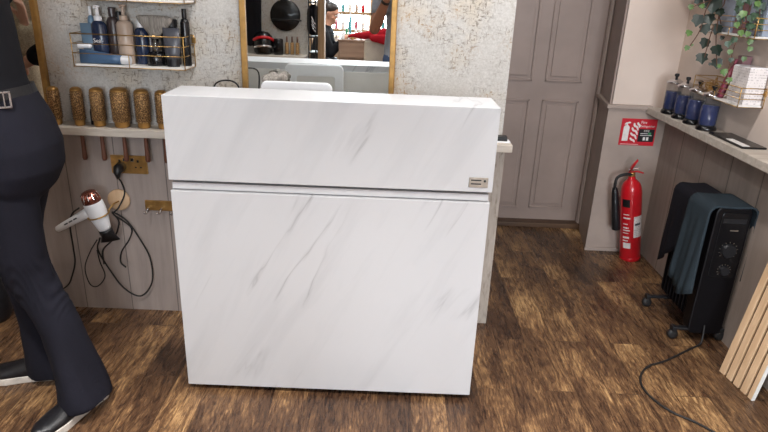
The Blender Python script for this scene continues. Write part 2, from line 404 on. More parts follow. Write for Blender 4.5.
# rear wall with the shop window
b = BM(); box(b, XL, -1.1, YB-.1, YB, 0, CEIL); box(b, 1.3, XR, YB-.1, YB, 0, CEIL); box(b, -1.1, 1.3, YB-.1, YB, 0, .7); box(b, -1.1, 1.3, YB-.1, YB, 2.3, CEIL)
struct('wall_rear', b, 'cream_wall')
wf = BM()
for x in (-1.1, -.32, .46, 1.25): box(wf, x, x+.05, YB-.07, YB-.02, .7, 2.3)
box(wf, -1.1, 1.3, YB-.07, YB-.02, .7, .75); box(wf, -1.1, 1.3, YB-.07, YB-.02, 2.25, 2.3)
win = struct('window_1', wf, 'white_paint')
obj('pane', bx(-1.08, 1.28, YB-.05, YB-.044, .74, 2.26), 'pane', win)
# wall stub behind the camera to its left, papered like the mirror wall
struct('wall_stub', bx(-2.2, -.715, -.73, -.63, 0, CEIL), 'wallpaper')

# door: leaf, frame, four raised panels, handle
DY = YD-.0
door = struct('door_1', bx(.53, 1.262, YD+.005, YD+.045, .03, 2.05), 'taupe')
def panel(x0, x1, z0, z1):
    b = BM()
    for a, y0 in ((0, YD-.004), (.012, YD-.008)):
        pass
    # raised moulding ring and raised field
    for (xa, xb, za, zb) in ((x0, x1, z0, z0+.012), (x0, x1, z1-.012, z1), (x0, x0+.012, z0, z1), (x1-.012, x1, z0, z1)):
        box(b, xa, xb, YD-.007, YD+.006, za, zb)
    box(b, x0+.03, x1-.03, YD-.004, YD+.006, z0+.03, z1-.03)
    return obj('door_panel', b, 'taupe', door, bevel=.003)
# rails and stiles stand slightly proud
for (z0, z1) in ((.11, .80), (.91, 1.78)):
    for (x0, x1) in ((.60, .85), (.925, 1.145)): panel(x0, x1, z0, z1)
hb = BM(); tube(hb, [(.585, YD+.0, .98), (.585, YD-.045, .98), (.66, YD-.045, .98)], .009)
obj('door_handle', hb, 'chrome', door, smooth=True)
b = BM(); box(b, .46, .53, YD-.02, YD+.06, 0, 2.12); box(b, 1.235, 1.262, YD-.03, YD+.0, 0, 2.12); box(b, .46, 1.262, YD-.03, YD+.0, 2.05, 2.12)
obj('door_frame', b, 'taupe', door, bevel=.004)
struct('trim_7', bx(.40, 1.25, YD-.07, YD+.1, 0, .030), 'threshold', bevel=.004)
b = BM(); tube(b, [(1.245, YD-.04, .0), (1.245, YD-.04, 2.1)], .006); struct('trim_8', b, 'taupe_lite')

# ceiling downlights, the added fill lamps among them
L0 = None
for i, (x, y, p) in enumerate(LAMPS):
    if L0 is None:
        L0 = thing('ceiling_downlight', (x, y, CEIL-.02), 'round recessed ceiling downlight '+LAMP_AT[i], 'ceiling light', 'recessed downlights in the salon ceiling')
        obj('rim', lt(x, y, [(.055, CEIL-.012), (.07, CEIL-.012), (.075, CEIL-.002), (.055, CEIL-.002)], n=28), 'white_paint', L0)
        s = NT('lamp_glow'); s.set(Base=(255, 250, 240), EmC=(1, .95, .88, 1), EmS=6.)
        obj('lamp', lt(x, y, [(.054, CEIL-.008), (.054, CEIL-.004)], n=24), s.m, L0)
    else: copy_tree(L0, (x, y, CEIL-.02), 'round recessed ceiling downlight '+LAMP_AT[i])

# ---------------------------------------------------------------- reception desk
DX0, DX1, DY0, DY1 = -.690, .341, 1.829, 2.015
desk = thing('reception_desk', ((DX0+DX1)/2, (DY0+DY1)/2, 0), 'white marble effect reception desk with a grooved front, standing on the wood floor', 'reception desk')
obj('lower_front', bx(DX0+.002, DX1-.003, DY0, DY1-.01, .020, .764), 'marble_low', desk, bevel=.0015)
obj('groove_band', bx(DX0+.006, DX1-.008, DY0+.010, DY1-.012, .768, .789), 'marble', desk)
obj('groove_shade_core', bx(DX0+.03, DX1-.03, DY0+.05, DY1-.03, .764, .800), 'black', desk)  # black core puts the shade of the groove into colour
obj('upper_counter', bx(DX0, DX1, DY0-.002, DY1, .800, 1.069), 'marble', desk, bevel=.0015)
obj('back_panel', bx(DX0+.01, DX1-.01, DY1, DY1+.004, .02, 1.04), 'white_paint', desk, label='plain white back panel')
obj('plinth', bx(DX0+.03, DX1-.03, DY0+.03, DY1-.03, 0, .020), 'black', desk)
bd = obj('badge', bx(.264, .325, DY0-.005, DY0-.002, .816, .849), 'brushed', desk, bevel=.001, label='small brushed metal badge')
b = BM(); box(b, .270, .303, DY0-.0058, DY0-.005, .838, .842); box(b, .270, .303, DY0-.0058, DY0-.005, .826, .830)
lathe(b, 0, 0, [(.004, 0), (.004, .001)], n=12, mat=M.Translation((.314, DY0-.0048, .838)) @ M.Rotation(R(90), 4, 'X'))
obj('badge_mark', b, 'black', bd)

# ---------------------------------------------------------------- mirrors
def mirror(x0, x1, z0, z1, label):
    t = thing('wall_mirror', ((x0+x1)/2, YM-.005, z0), label, 'mirror')
    obj('mirror_glass', bx(x0+.015, x1-.015, YM-.012, YM-.001, z0+.015, z1-.015), 'mirror', t)
    b = BM(); w = .022
    box(b, x0, x0+w, YM-.024, YM-.001, z0, z1); box(b, x1-w, x1, YM-.024, YM-.001, z0, z1)
    box(b, x0+w, x1-w, YM-.024, YM-.001, z0, z0+w); box(b, x0+w, x1-w, YM-.024, YM-.001, z1-w, z1)
    obj('frame', b, 'gold_frame', t, bevel=.003)
mirror(-.572, .019, .91, 1.95, 'gold framed wall mirror above the reception desk')
mirror(-1.96, -1.335, .91, 1.95, 'gold framed wall mirror beside the standing woman, left of the product rack')

# long narrow shelf under the mirrors
SZ = .847
sh = obj('wall_shelf', bx(-2.6, .486, 2.278, YM-.002, SZ-.03, SZ), 'shelf', bevel=.002, label='long narrow pale shelf under the mirrors with round brushes standing through it', cat='shelf')

# small card reader on the shelf, right of the desk
cr = thing('card_reader', (.45, 2.33, SZ), 'small black device with a white base lying on the shelf end right of the desk', 'device')
obj('base', bx(.425, .482, 2.31, 2.35, SZ, SZ+.006), 'white', cr, bevel=.002)
obj('body', bx(.428, .470, 2.313, 2.347, SZ+.006, SZ+.024), 'black', cr, bevel=.003)

# round brushes
def brush(px, rr, top, label):
    y = 2.325
    t = thing('round_brush', (px, y, SZ), label, 'hairbrush', 'round brushes standing in the long shelf')
    zb = SZ+.002
    obj('barrel', lt(px, y, [(rr, zb+.022), (rr, top-.012), (rr*.95, top-.008)], n=28), 'bristle', t, smooth=True)
    b = BM()
    nr = int((top-zb-.04)/.0065)
    for i in range(nr):
        z = zb+.027+i*.0065
        for k in range(18):
            a = 2*pi*(k+.5*(i % 2))/18; c, s_ = cos(a), sin(a)
            p = V((px+c*rr, y+s_*rr, z)); q = V((px+c*(rr+.006), y+s_*(rr+.006), z)); w = V((-s_, c, 0))*.0014
            f = [bm_v for bm_v in (b.verts.new(p-w), b.verts.new(p+w), b.verts.new(q+V((0, 0, .0004))), b.verts.new(p+V((0, 0, .0014))))]
            b.faces.new((f[0], f[1], f[2])); b.faces.new((f[1], f[3], f[2])); b.faces.new((f[3], f[0], f[2])); b.faces.new((f[0], f[3], f[1]))
    obj('bristles', b, 'dark_bristle', t, kind='stuff')
    obj('end_cap', lt(px, y, [(rr*.95, top-.01), (rr*.98, top-.006), (rr*.85, top), (rr*.5, top+.005), (0, top+.006)], n=28), 'brass', t, smooth=True)
    obj('collar', lt(px, y, [(rr*.7, zb-.002), (rr*.86, zb+.004), (rr*.86, zb+.02), (rr*.98, zb+.024)], n=28), 'brass', t, smooth=True)
    obj('handle', lt(px, y, [(0, .706), (.008, .708), (.0105, .717), (.0085, .75), (.007, .82), (.011, SZ+.002)], n=16), 'walnut', t, smooth=True)
for px_, rr, top_, lab in ((-1.2955, .0205, 1.002, 'round bronze hairbrush with narrow barrel, first in the shelf beside the standing woman'),
                         (-1.206, .021, 1.003, 'round bronze hairbrush in the shelf, second from the standing woman'),
                         (-1.128, .0245, 1.004, 'round bronze hairbrush with medium barrel, third from the standing woman'),
                         (-1.040, .0315, 1.007, 'widest of the round bronze hairbrushes standing in the shelf'),
                         (-.954, .0265, 1.005, 'round bronze hairbrush between the widest brush and the one half hidden by the desk'),
                         (-.878, .022, 1.003, 'round bronze hairbrush half hidden behind the reception desk corner')):
    brush(px_, rr*1.06, top_-.012, lab)
obj('small_black_bottle', lt(-1.166, 2.355, [(.011, SZ), (.011, SZ+.05), (.009, SZ+.055), (.009, SZ+.06)], n=16), 'black', smooth=True, label='small black bottle behind the brushes on the long shelf', cat='bottle')

# ---------------------------------------------------------------- socket, plug, dryer, hooks
so = thing('power_socket', (-1.052, YM-.012, .64), 'brass double power socket on the boards below the brushes', 'socket')
obj('plate', bx(-1.127, -.978, YM-.020, YM-.012, .641, .718), 'brass', so, bevel=.002)
for cx in (-1.09, -1.015):
    b = BM(); box(b, cx-.004, cx+.004, YM-.0215, YM-.0195, .690, .700)
    box(b, cx-.014, cx-.007, YM-.0215, YM-.0195, .667, .672); box(b, cx+.007, cx+.014, YM-.0215, YM-.0195, .667, .672)
    obj('socket_holes', b, 'black', so)
for cx in (-1.068, -1.037): obj('switch', bx(cx-.007, cx+.007, YM-.024, YM-.020, .694, .708), 'chrome', so, bevel=.001)

dr_c = V((-1.135, 2.255, .515))
hold = thing('dryer_holder', (-1.115, YM-.012, .47), 'round tan wall disc with a gold ring holding the white hairdryer', 'holder')
obj('back_disc', lt(0, 0, [(.042, 0), (.046, .004), (.046, .012), (.042, .016)], n=32, mat=M.Translation((-1.112, YM-.012, .525)) @ M.Rotation(R(90), 4, 'X')), 'oak', hold, smooth=True)
nd = V((.22, .12, -.95)).normalized()   # dryer barrel axis, rear end to nozzle
A0 = V((-1.163, 2.235, .585))           # rear end of the barrel
ringc = A0+nd*.085
e1 = nd.orthogonal().normalized(); e2 = nd.cross(e1)
b = BM(); tube(b, [ringc+e1*.041*cos(a)+e2*.041*sin(a) for a in [2*pi*k/28 for k in range(28)]], .003, n=8, closed=True)
tube(b, spl([ringc+V((.02, .038, 0)), ringc+V((.03, .07, .02)), (-1.112, YM-.026, .52)]), .0035, n=8)
obj('ring', b, 'gold', hold, smooth=True)
dry = thing('hairdryer', A0+nd*.1, 'white hairdryer with rose gold rear end and black nozzle hanging in the wall ring', 'hairdryer')
obj('barrel', tb([A0+nd*d for d in (.02, .03, .06, .10, .14, .15)], [.034, .037, .038, .034, .026, .0245], n=28), 'white', dry, smooth=True)
obj('rear_grille', tb([A0-nd*d for d in (.022, .018, .004, -.025)], [.016, .026, .034, .036], n=28), 'rose', dry, smooth=True, label='rose gold rear grille')
b = BM()
for k in range(12):
    a = 2*pi*k/12; dv = e1*cos(a)+e2*sin(a)
    tube(b, [A0-nd*.020+dv*.018, A0-nd*.010+dv*.032, A0+nd*.008+dv*.037], .0015, n=6)
obj('grille_bars', b, 'chrome', dry)
hd = V((-.86, -.05, -.50)).normalized()
H0 = A0+nd*.055
obj('handle', tb([H0+hd*d for d in (.01, .05, .10, .15, .185, .19)], [(.024, .02), (.020, .017), (.017, .015), (.0155, .014), (.013, .012), (.008, .008)], n=18, ref=nd), 'white', dry, smooth=True)
b = BM()
for k in range(3):
    p = H0+hd*(.09+.022*k)+V((0, -.0155, .004)); tube(b, [p-hd*.006, p+hd*.006], .003, n=8, rnd=True)
obj('button', b, 'charcoal', dry, smooth=True)
NZ = A0+nd*.15
obj('nozzle', tb([NZ, NZ+nd*.012, NZ+nd*.03, NZ+nd*.058], [(.026, .026), (.027, .027), (.028, .018), (.042, .007)], n=24, ref=V((1, 0, .35))), 'black', dry, smooth=True)
# cables along the wall
cy = YM-.028
cord = BM(); hend = H0+hd*.19
pts = [hend, hend+V((-.012, .03, -.02)), (-1.29, 2.30, .50), (-1.275, 2.32, .36), (-1.27, 2.33, .24), (-1.315, 2.34, .17), (-1.36, 2.33, .12)]
plug = thing('dryer_plug', (-1.09, YM-.05, .66), 'black plug with its flex hanging from the brass socket down to the hairdryer', 'plug and cable')
obj('plug_body', tb([(-1.085, YM-.02, .672), (-1.085, YM-.05, .668), (-1.087, YM-.06, .655), (-1.087, YM-.058, .63)], [.021, .021, .015, .006], n=16), 'black', plug, smooth=True)
from_pl = [(-1.087, YM-.055, .632), (-1.088, cy, .60), (-1.082, cy, .555), (-1.105, cy-.02, .50), (-1.125, cy-.03, .475)]
obj('flex', tb(spl(from_pl+[(-1.10, cy-.01, .44), (-1.07, cy, .40), (-1.085, cy, .35), (-1.125, cy, .29), (-1.135, cy, .24), (-1.115, cy, .215)]), .0032, n=8), 'rubber', plug, smooth=True)
def P(px, py, Y):
    u = px-384; v = -(py-216); c, s_ = cos(rl), sin(rl); x = u*c-v*s_; y = u*s_+v*c
    d = V((x, 603*cos(th)+y*sin(th), -603*sin(th)+y*cos(th))); return V((0, 0, 1.4))+d*(Y/d.y)
loop = [P(100, 238, 2.27), P(98, 250, 2.34), P(110, 270, 2.355), P(124, 288, 2.355), P(141, 296, 2.36), P(152, 282, 2.36), P(150, 258, 2.36), P(138, 236, 2.355), P(126, 220, 2.355), P(112, 212, 2.35), P(119, 222, 2.35), P(114, 238, 2.35), P(103, 250, 2.345), P(104, 264, 2.35)]
cb = obj('coiled_flex', tb(spl(loop), .0034, n=8), 'rubber', None, smooth=True, label='black hairdryer flex hanging in a wide loop below the dryer', cat='cable')
lp2 = [P(97, 240, 2.30), P(90, 252, 2.34), P(85, 268, 2.355), P(90, 284, 2.36), P(98, 286, 2.36), P(105, 276, 2.36), P(100, 262, 2.355), P(97, 250, 2.35)]
obj('thin_cable', tb(spl(lp2), .0024, n=8), 'rubber', None, smooth=True, label='small thin loop of black cable hanging inside the wide loop', cat='cable')
lp3 = [P(79, 208, 2.26), P(72, 214, 2.29), P(70, 226, 2.33), P(73, 246, 2.355), P(75, 262, 2.36), P(72, 276, 2.36), P(67, 286, 2.36), P(50, 296, 2.36)]
obj('hanging_cable', tb(spl(lp3), .0034, n=8), 'rubber', None, smooth=True, label='black cable crossing the dryer handle and dropping behind the standing woman', cat='cable')

hk = thing('hook_rail', (-.95, YM-.012, .485), 'dark brass hook rail with chrome hooks on the boards beside the desk', 'hook rail')
obj('plate', bx(-1.005, -.86, YM-.022, YM-.012, .483, .527), 'brass', hk, bevel=.003)
for hx in (-.985, -.93, -.875):
    obj('hook', tb(spl([(hx, YM-.02, .50), (hx, YM-.045, .497), (hx-.002, YM-.062, .484), (hx-.004, YM-.075, .492)]), .0045, n=10, rnd=True), 'chrome', hk, smooth=True)

# ---------------------------------------------------------------- wire racks
def rack(x0, x1, y0, y1, z, h, label, wall='y', group=None):
    """open gold wire rack; y0 front, y1 wall side (wall='y') or x1 wall side (wall='x')"""
    t = thing('wire_rack', ((x0+x1)/2, (y0+y1)/2, z), label, 'rack', group)
    obj('base_board', bx(x0+.003, x1-.003, y0+.003, y1-.003, z-.010, z), 'white_paint', t, bevel=.002)
    b = BM(); e = .008 if wall == 'y' else 0
    corners = [(x0, y0), (x1, y0), (x1, y1), (x0, y1)]
    for zz in (z-.008, z+h*.36, z+h*.68, z+h):
        tube(b, [(x, y, zz) for x, y in corners], .0016 if zz < z+h*.9 else .0022, n=6, closed=True)
    for x, y in corners: tube(b, [(x, y, z-.01), (x, y, z+h)], .002, n=6)
    if wall == 'y': tube(b, [((x0+x1)/2, y0, z-.01), ((x0+x1)/2, y0, z+h*.36)], .0016, n=6)
    else: tube(b, [(x0, (y0+y1)/2, z-.01), (x0, (y0+y1)/2, z+h*.36)], .0016, n=6)
    obj('wire_frame', b, 'gold', t, smooth=True)
    if wall == 'y':
        for x in (x0+.0, x1): obj('fixing', bx(x-.008, x+.008, y1-.004, y1, z+h-.03, z+h-.008), 'brass', t, bevel=.001)
    else:
        for y in (y0, y1): obj('fixing', bx(x1-.004, x1, y-.008, y+.008, z+h-.03, z+h-.008), 'brass', t, bevel=.001)
    return t
RZ = 1.092
rack(-1.165, -.755, 2.262, YM-.002, RZ, .108, 'gold wire rack full of hair products, the lower one on the wallpaper')
rack(-1.150, -.740, 2.262, YM-.002, 1.325, .108, 'gold wire rack at the top of the picture, above the product filled one')

def bottle(name, x, y, z, r, h, mat, label, style='pump', cap='white', flat=.75, capr=None, grp='hair products in the lower wire rack'):
    t = thing(name, (x, y, z), label, 'bottle' if name != 'squeeze_tube' else 'tube', grp)
    if style == 'tube':      # stands on its cap, crimped flat at the top
        obj('cap', tb([(x, y, z), (x, y, z+.028)], [(r*.8, r*.6)]*2, n=20, ref=(1, 0, 0)), cap, t, smooth=False)
        obj('body', tb([(x, y, z+.028), (x, y, z+.05), (x, y, z+h*.6), (x, y, z+h)], [(r*.85, r*.6), (r*.9, r*.6), (r, r*.4), (r*1.05, .002)], n=24, ref=(1, 0, 0)), mat, t, smooth=True)
        return t
    hb = h*(.74 if style == 'pump' else .84 if style == 'cap' else .8)
    body = obj('body', tb([(x, y, z), (x, y, z+.004), (x, y, z+hb*.9), (x, y, z+hb*.97), (x, y, z+hb)],
        [(r*.92, r*.92*flat), (r, r*flat), (r, r*flat), (r*.75, r*.75*flat), (r*.4, r*.4)], n=28, ref=(1, 0, 0)), mat, t, smooth=True)
    if style == 'pump':
        obj('pump', tb([(x, y, z+hb), (x, y, z+hb+.016), (x, y, z+hb+.018), (x, y, z+h-.008), (x, y, z+h-.006), (x, y, z+h)], [r*.5, r*.5, r*.2, r*.2, r*.45, r*.4], n=16), cap, t, smooth=False)
        b = BM(); tube(b, [(x, y, z+h-.004), (x-.0, y-.018, z+h-.004), (x, y-.024, z+h-.010)], .0035, n=8); obj('spout', b, cap, t, smooth=True)
    elif style == 'cap':
        obj('cap', tb([(x, y, z+hb), (x, y, z+h-.003), (x, y, z+h)], [capr or r*.45, (capr or r*.45), (capr or r*.45)*.85], n=20), cap, t)
    elif style == 'spray':
        obj('trigger', tb([(x, y, z+hb), (x, y, z+hb+.02), (x, y-.005, z+h-.01), (x, y-.03, z+h)], [r*.45, r*.4, r*.35, r*.25], n=12), cap, t, smooth=True)
    return t
bottle('squeeze_tube', -1.134, 2.340, RZ, .028, .140, 'paleblue', 'pale blue tube with flat top standing at the left end of the rack', 'tube', 'paleblue')
bottle('pump_bottle', -1.128, 2.372-.012, RZ, .012, .20, 'paleblue', 'slim pale bottle with white nozzle behind the pale blue tube', 'cap', 'white', 1)
o = bottle('pump_bottle', -1.085, 2.325, RZ, .0285, .205, 'navy', 'navy bottle with white pump and pale lettering', 'pump', 'white', .7)
obj('lettering', text_bm('Sea', .022, (-1.103, 2.325-.0205, RZ+.075), (1, 0, 0), (0, 0, 1)), 'paper', o)
bottle('spray_bottle', -1.040, 2.345, RZ, .022, .20, 'darkbrown', 'dark brown bottle between the navy and the beige bottles', 'cap', 'darkbrown', .9, .013)
bottle('pump_bottle', -.992, 2.330, RZ, .030, .212, 'tan', 'beige pump bottle in the middle of the rack', 'pump', 'tan', .85)
bottle('pump_bottle', -.934, 2.335, RZ, .0245, .158, 'navy', 'short dark blue bottle with a white cap beside the neck duster', 'cap', 'white', .8, .012)
t = thing('squeeze_tube', (-1.05, 2.285, RZ), 'blue squeeze tube lying on its side along the rack front', 'tube', 'hair products in the lower wire rack')
obj('body', tb([(-1.150, 2.286, RZ+.026), (-1.10, 2.286, RZ+.024), (-1.03, 2.286, RZ+.020), (-.995, 2.286, RZ+.018)], [(.0255, .004), (.0235, .010), (.018, .015), (.016, .015)], n=24, ref=(0, 0, 1)), 'blue', t, smooth=True)
obj('cap', tb([(-.995, 2.286, RZ+.017), (-.965, 2.286, RZ+.017)], .0165, n=20), 'white', t)
t = thing('squeeze_tube', (-1.13, 2.306, RZ+.05), 'pale tube with a rounded white cap lying on top of the blue tube', 'tube', 'hair products in the lower wire rack')
obj('body', tb([(-1.154, 2.30, RZ+.062), (-1.118, 2.30, RZ+.062)], .0095, n=16, rnd=True), 'white', t, smooth=True)
# neck duster standing on a dark jar
t = thing('neck_duster', (-.875, 2.315, RZ), 'fan shaped grey neck duster brush with clear handle in a black pot', 'brush')
obj('pot', lt(-.875, 2.315, [(.034, RZ), (.036, RZ+.004), (.036, RZ+.038), (.030, RZ+.046), (.012, RZ+.052)], n=28), 'gloss_black', t, smooth=True)
obj('handle', lt(-.875, 2.315, [(.012, RZ+.050), (.010, RZ+.06), (.013, RZ+.072), (.010, RZ+.08), (.012, RZ+.098)], n=20), 'clear', t, smooth=True)
obj('bristle_fan', tb([(-.875, 2.315, RZ+.096), (-.875, 2.315, RZ+.12), (-.873, 2.315, RZ+.15), (-.872, 2.315, RZ+.17), (-.872, 2.315, RZ+.178)], [(.012, .009), (.030, .016), (.058, .020), (.068, .020), (.050, .012)], n=28, ref=(1, 0, 0)), 'diffgrey', t, smooth=True)
bottle('pump_bottle', -.825, 2.355, RZ, .027, .165, 'black', 'broad black bottle behind the charcoal tube', 'cap', 'black', .8, .022)
bottle('squeeze_tube', -.808, 2.296, RZ, .030, .138, 'charcoal', 'charcoal tube standing on its cap near the right end of the rack', 'tube', 'black')
bottle('spray_bottle', -.768, 2.335, RZ, .0165, .205, 'gloss_black', 'tall thin black bottle at the right end of the rack', 'cap', 'gloss_black', 1, .009)
bottle('pump_bottle', -.852, 2.366, RZ, .021, .17, 'black', 'black bottle standing behind the neck duster', 'cap', 'black', .9, .014)
bottle('spray_bottle', -1.045+.02, 2.366, RZ, .016, .185, 'charcoal', 'slim charcoal bottle half hidden behind the beige pump bottle', 'cap', 'black', 1, .010)
bottle('pump_bottle', -.915, 2.368, RZ, .017, .15, 'darkbrown', 'dark bottle behind the short dark blue bottle', 'cap', 'black', .9)

# ---------------------------------------------------------------- behind the desk: white stool, grey cloth, cable
st = thing('bar_stool', (-.315, 2.16, 0), 'white plastic bar stool standing between the desk and the mirror wall, its back just showing', 'stool')
b = BM(); prof = []
W0 = .128
def rrect(x0, x1, z0, z1, r, n=6):
    p = []
    for cx, cz, a0 in ((x1-r, z1-r, 0), (x0+r, z1-r, 90), (x0+r, z0+r, 180), (x1-r, z0+r, 270)):
        for k in range(n+1): a = R(a0+90*k/n); p.append((cx+r*cos(a), cz+r*sin(a)))
    return p
ou = rrect(-.448, -.198, .80, 1.079, .022); inn = rrect(-.40, -.235, .91, 1.030, .012)
vo = [[b.verts.new((x, y, z)) for x, z in ou] for y in (2.118, 2.133)]; vi = [[b.verts.new((x, y, z)) for x, z in inn] for y in (2.118, 2.133)]
n_ = len(ou)
for k in range(n_):
    k2 = (k+1) % n_
    b.faces.new((vo[0][k], vo[0][k2], vi[0][k2], vi[0][k])); b.faces.new((vo[1][k2], vo[1][k], vi[1][k], vi[1][k2]))
    b.faces.new((vo[0][k2], vo[0][k], vo[1][k], vo[1][k2])); b.faces.new((vi[0][k], vi[0][k2], vi[1][k2], vi[1][k]))
obj('backrest', b, 'white', st, bevel=.004)
obj('seat', tb([(-.322, 2.195, .775), (-.322, 2.195, .785), (-.322, 2.195, .80)], [(.15, .07), (.16, .078), (.155, .076)], n=36, ref=(1, 0, 0)), 'white', st, bevel=.004)
obj('post', tb([(-.322, 2.195, .02), (-.322, 2.195, .776)], .022, n=16), 'chrome', st, smooth=True)
obj('base', lt(-.322, 2.195, [(.14, 0), (.15, .006), (.13, .014), (.03, .026), (.024, .04)], n=36), 'chrome', st, smooth=True)
b = BM(); rnd = random.Random(3)
for k in range(16):
    p = V((-.442+rnd.uniform(-.03, .03), 2.335+rnd.uniform(-.02, .02), 1.045+rnd.uniform(-.02, .02)))
    tube(b, [p-V((.015, .01, .006)), p+V((.015, .01, .006))], rnd.uniform(.010, .016), n=8, rnd=True)
tube(b, [(-.442, 2.335, SZ+.03), (-.442, 2.335, 1.04)], .028, n=10, rnd=True)
obj('crumpled_towel', fuse(b, .004, 1), 'diffgrey', None, smooth=True, label='grey crumpled towel heaped on the shelf behind the desk, seen in the mirror', cat='towel')
obj('stiff_cable', tb(spl([(-.650, 2.32, SZ+.004), (-.655, 2.25, .96), (-.632, 2.2, 1.043), (-.590, 2.2, 1.063), (-.547, 2.2, 1.046), (-.54, 2.25, .95), (-.53, 2.32, SZ+.004)]), .003, n=8), 'black', None, smooth=True, label='black cable arching up from the shelf behind the desk top', cat='cable')

# ---------------------------------------------------------------- right side shelf and jars
RS = .850
obj('side_shelf', bx(1.388, XR-.001, 1.6, YF-.012, RS-.033, RS), 'shelf', bevel=.002, label='pale shelf running along the right wall under the wire racks', cat='shelf')
jar = None
for i, (x, y) in enumerate(((1.437, 3.09), (1.437, 2.965), (1.437, 2.84), (1.437, 2.71))):
    lab = ('disinfectant jar of blue liquid standing in the corner, farthest of the four', 'disinfectant jar of blue liquid, second from the room corner',
           'disinfectant jar of blue liquid, third from the room corner', 'disinfectant jar of blue liquid nearest the camera, beside the black folder')[i]
    if jar is None:
        jar = thing('disinfectant_jar', (x, y, RS), lab, 'jar', 'blue disinfectant jars on the side shelf')
        obj('glass', lt(x, y, [(.040, RS+.004), (.042, RS+.010), (.036, RS+.016), (.039, RS+.026), (.040, RS+.150), (.038, RS+.154), (.036, RS+.150), (.0375, RS+.028), (.034, RS+.022)], n=32), 'jarpane', jar, smooth=True)
        obj('liquid', lt(x, y, [(.0345, RS+.024), (.0365, RS+.030), (.0365, RS+.112)], n=32), 'barb', jar, smooth=True)
        obj('lid', lt(x, y, [(.041, RS+.152), (.043, RS+.156), (.041, RS+.160), (.020, RS+.172), (.008, RS+.177)], n=32), 'chrome', jar, smooth=True)
        obj('knob', lt(x, y, [(.006, RS+.173), (.006, RS+.184), (.011, RS+.188), (.011, RS+.197), (.008, RS+.200)], n=20), 'black', jar, smooth=True)
        obj('base_ring', lt(x, y, [(.042, RS+.0), (.044, RS+.004), (.043, RS+.012), (.038, RS+.022)], n=32), 'gloss_black', jar, smooth=True)
    else: copy_tree(jar, (x, y, RS), lab)
fo = thing('folder', (1.46, 2.52, RS), 'thin black folder with a white sheet lying on the side shelf before the jars', 'folder')
obj('cover', bx(1.412, 1.512, 2.36, 2.63, RS, RS+.008), 'gloss_black', fo, bevel=.001)
obj('sheet', bx(1.420, 1.450, 2.372, 2.50, RS+.008, RS+.0095), 'paper', fo, label='white paper sheet')

# ---------------------------------------------------------------- right wire racks
rack(1.415, XR-.001, 2.465, 2.86, 1.005, .068, 'gold wire rack on the right wall just above the jars, holding the white printed box', 'x')
rack(1.415, XR-.001, 2.465, 2.86, 1.272, .068, 'gold wire rack on the right wall behind the trailing ivy, the upper one', 'x')
t = thing('printed_box', (1.48, 2.53, 1.005), 'white box printed with pale text in the right wall rack', 'box')
obj('carton', bx(1.437, 1.512, 2.475, 2.60, 1.005, 1.150), 'card', t, bevel=.001)
obj('flap', bx(1.440, 1.510, 2.48, 2.598, 1.150, 1.153), 'white', t)
obj('mauve_box', bx(1.475, 1.512, 2.61, 2.655, 1.005, 1.185), 'mauve', bevel=.001, label='mauve card box standing behind the white printed box', cat='box')
t = thing('plum_bottle', (1.455, 2.70, 1.005), 'slim plum patterned bottle leaning in the right wall rack', 'bottle')
obj('body', tb([(1.435, 2.650, 1.006), (1.437, 2.65, 1.02), (1.447, 2.645, 1.08), (1.458, 2.640, 1.14)], [.012, .015, .0135, .008], n=20), 'plum', t, smooth=True)
obj('cap', tb([(1.458, 2.640, 1.139), (1.463, 2.637, 1.17)], .006, n=14), 'plum', t)
t = thing('wire_basket', (1.455, 2.79, 1.005), 'small tangle of gold wire clips in the far end of the right rack', 'basket')
b = BM(); rnd = random.Random(5)
for k in range(16):
    c = V((1.455, 2.785, 1.03)); a = rnd.uniform(0, pi); ax = V((cos(a), sin(a), rnd.uniform(-.8, .8))).normalized(); u = ax.orthogonal().normalized(); v_ = ax.cross(u)
    r = rnd.uniform(.015, .024); o_ = c+V((rnd.uniform(-.01, .01), rnd.uniform(-.03, .03), rnd.uniform(-.002, .012)))
    tube(b, [o_+u*r*cos(q*.7854)+v_*r*sin(q*.7854) for q in range(8)], .0016, n=5, closed=True)
obj('clips', b, 'gold', t)
for (y0, y1, h, mt, lb) in ((2.48, 2.60, .15, 'bluegrey', 'blue grey carton in the upper right rack, nearest the camera'), (2.62, 2.70, .12, 'mauve', 'mauve carton between two blue grey cartons in the upper right rack'), (2.72, 2.84, .15, 'bluegrey', 'blue grey carton in the upper right rack, at its far end')):
    obj('carton', bx(1.45, 1.512, y0, y1, 1.272, 1.272+h), mt, bevel=.002, label=lb, cat='box')

# ---------------------------------------------------------------- ivy plants on a high shelf
obj('high_shelf', bx(1.30, XR-.001, 2.35, 3.05, 1.585, 1.61), 'shelf', bevel=.002, label='high pale shelf on the right wall carrying the ivy pots', cat='shelf')
def leaf(bm, c, size, nrm, upv):
    n = V(nrm).normalized(); u = V(upv)-n*V(upv).dot(n); u.normalize(); s_ = n.cross(u)
    prof = [(0, -.42), (.24, -.46), (.50, -.30), (.42, -.06), (.50, .16), (.26, .26), (0, .60), (-.26, .26), (-.50, .16), (-.42, -.06), (-.50, -.30), (-.24, -.46)]
    top = []; bot = []
    for a, d in prof:
        h = -.10*abs(a)
        top.append(bm.verts.new(V(c)+(s_*a+u*(-d))*size+n*(h*size+.0004))); bot.append(bm.verts.new(V(c)+(s_*a+u*(-d))*size+n*(h*size-.0004)))
    ct = bm.verts.new(V(c)+n*.0008); cb_ = bm.verts.new(V(c)-n*.0008); k_ = len(prof)
    for k in range(k_):
        k2 = (k+1) % k_
        bm.faces.new((ct, top[k], top[k2])); bm.faces.new((cb_, bot[k2], bot[k])); bm.faces.new((top[k], bot[k], bot[k2], top[k2]))
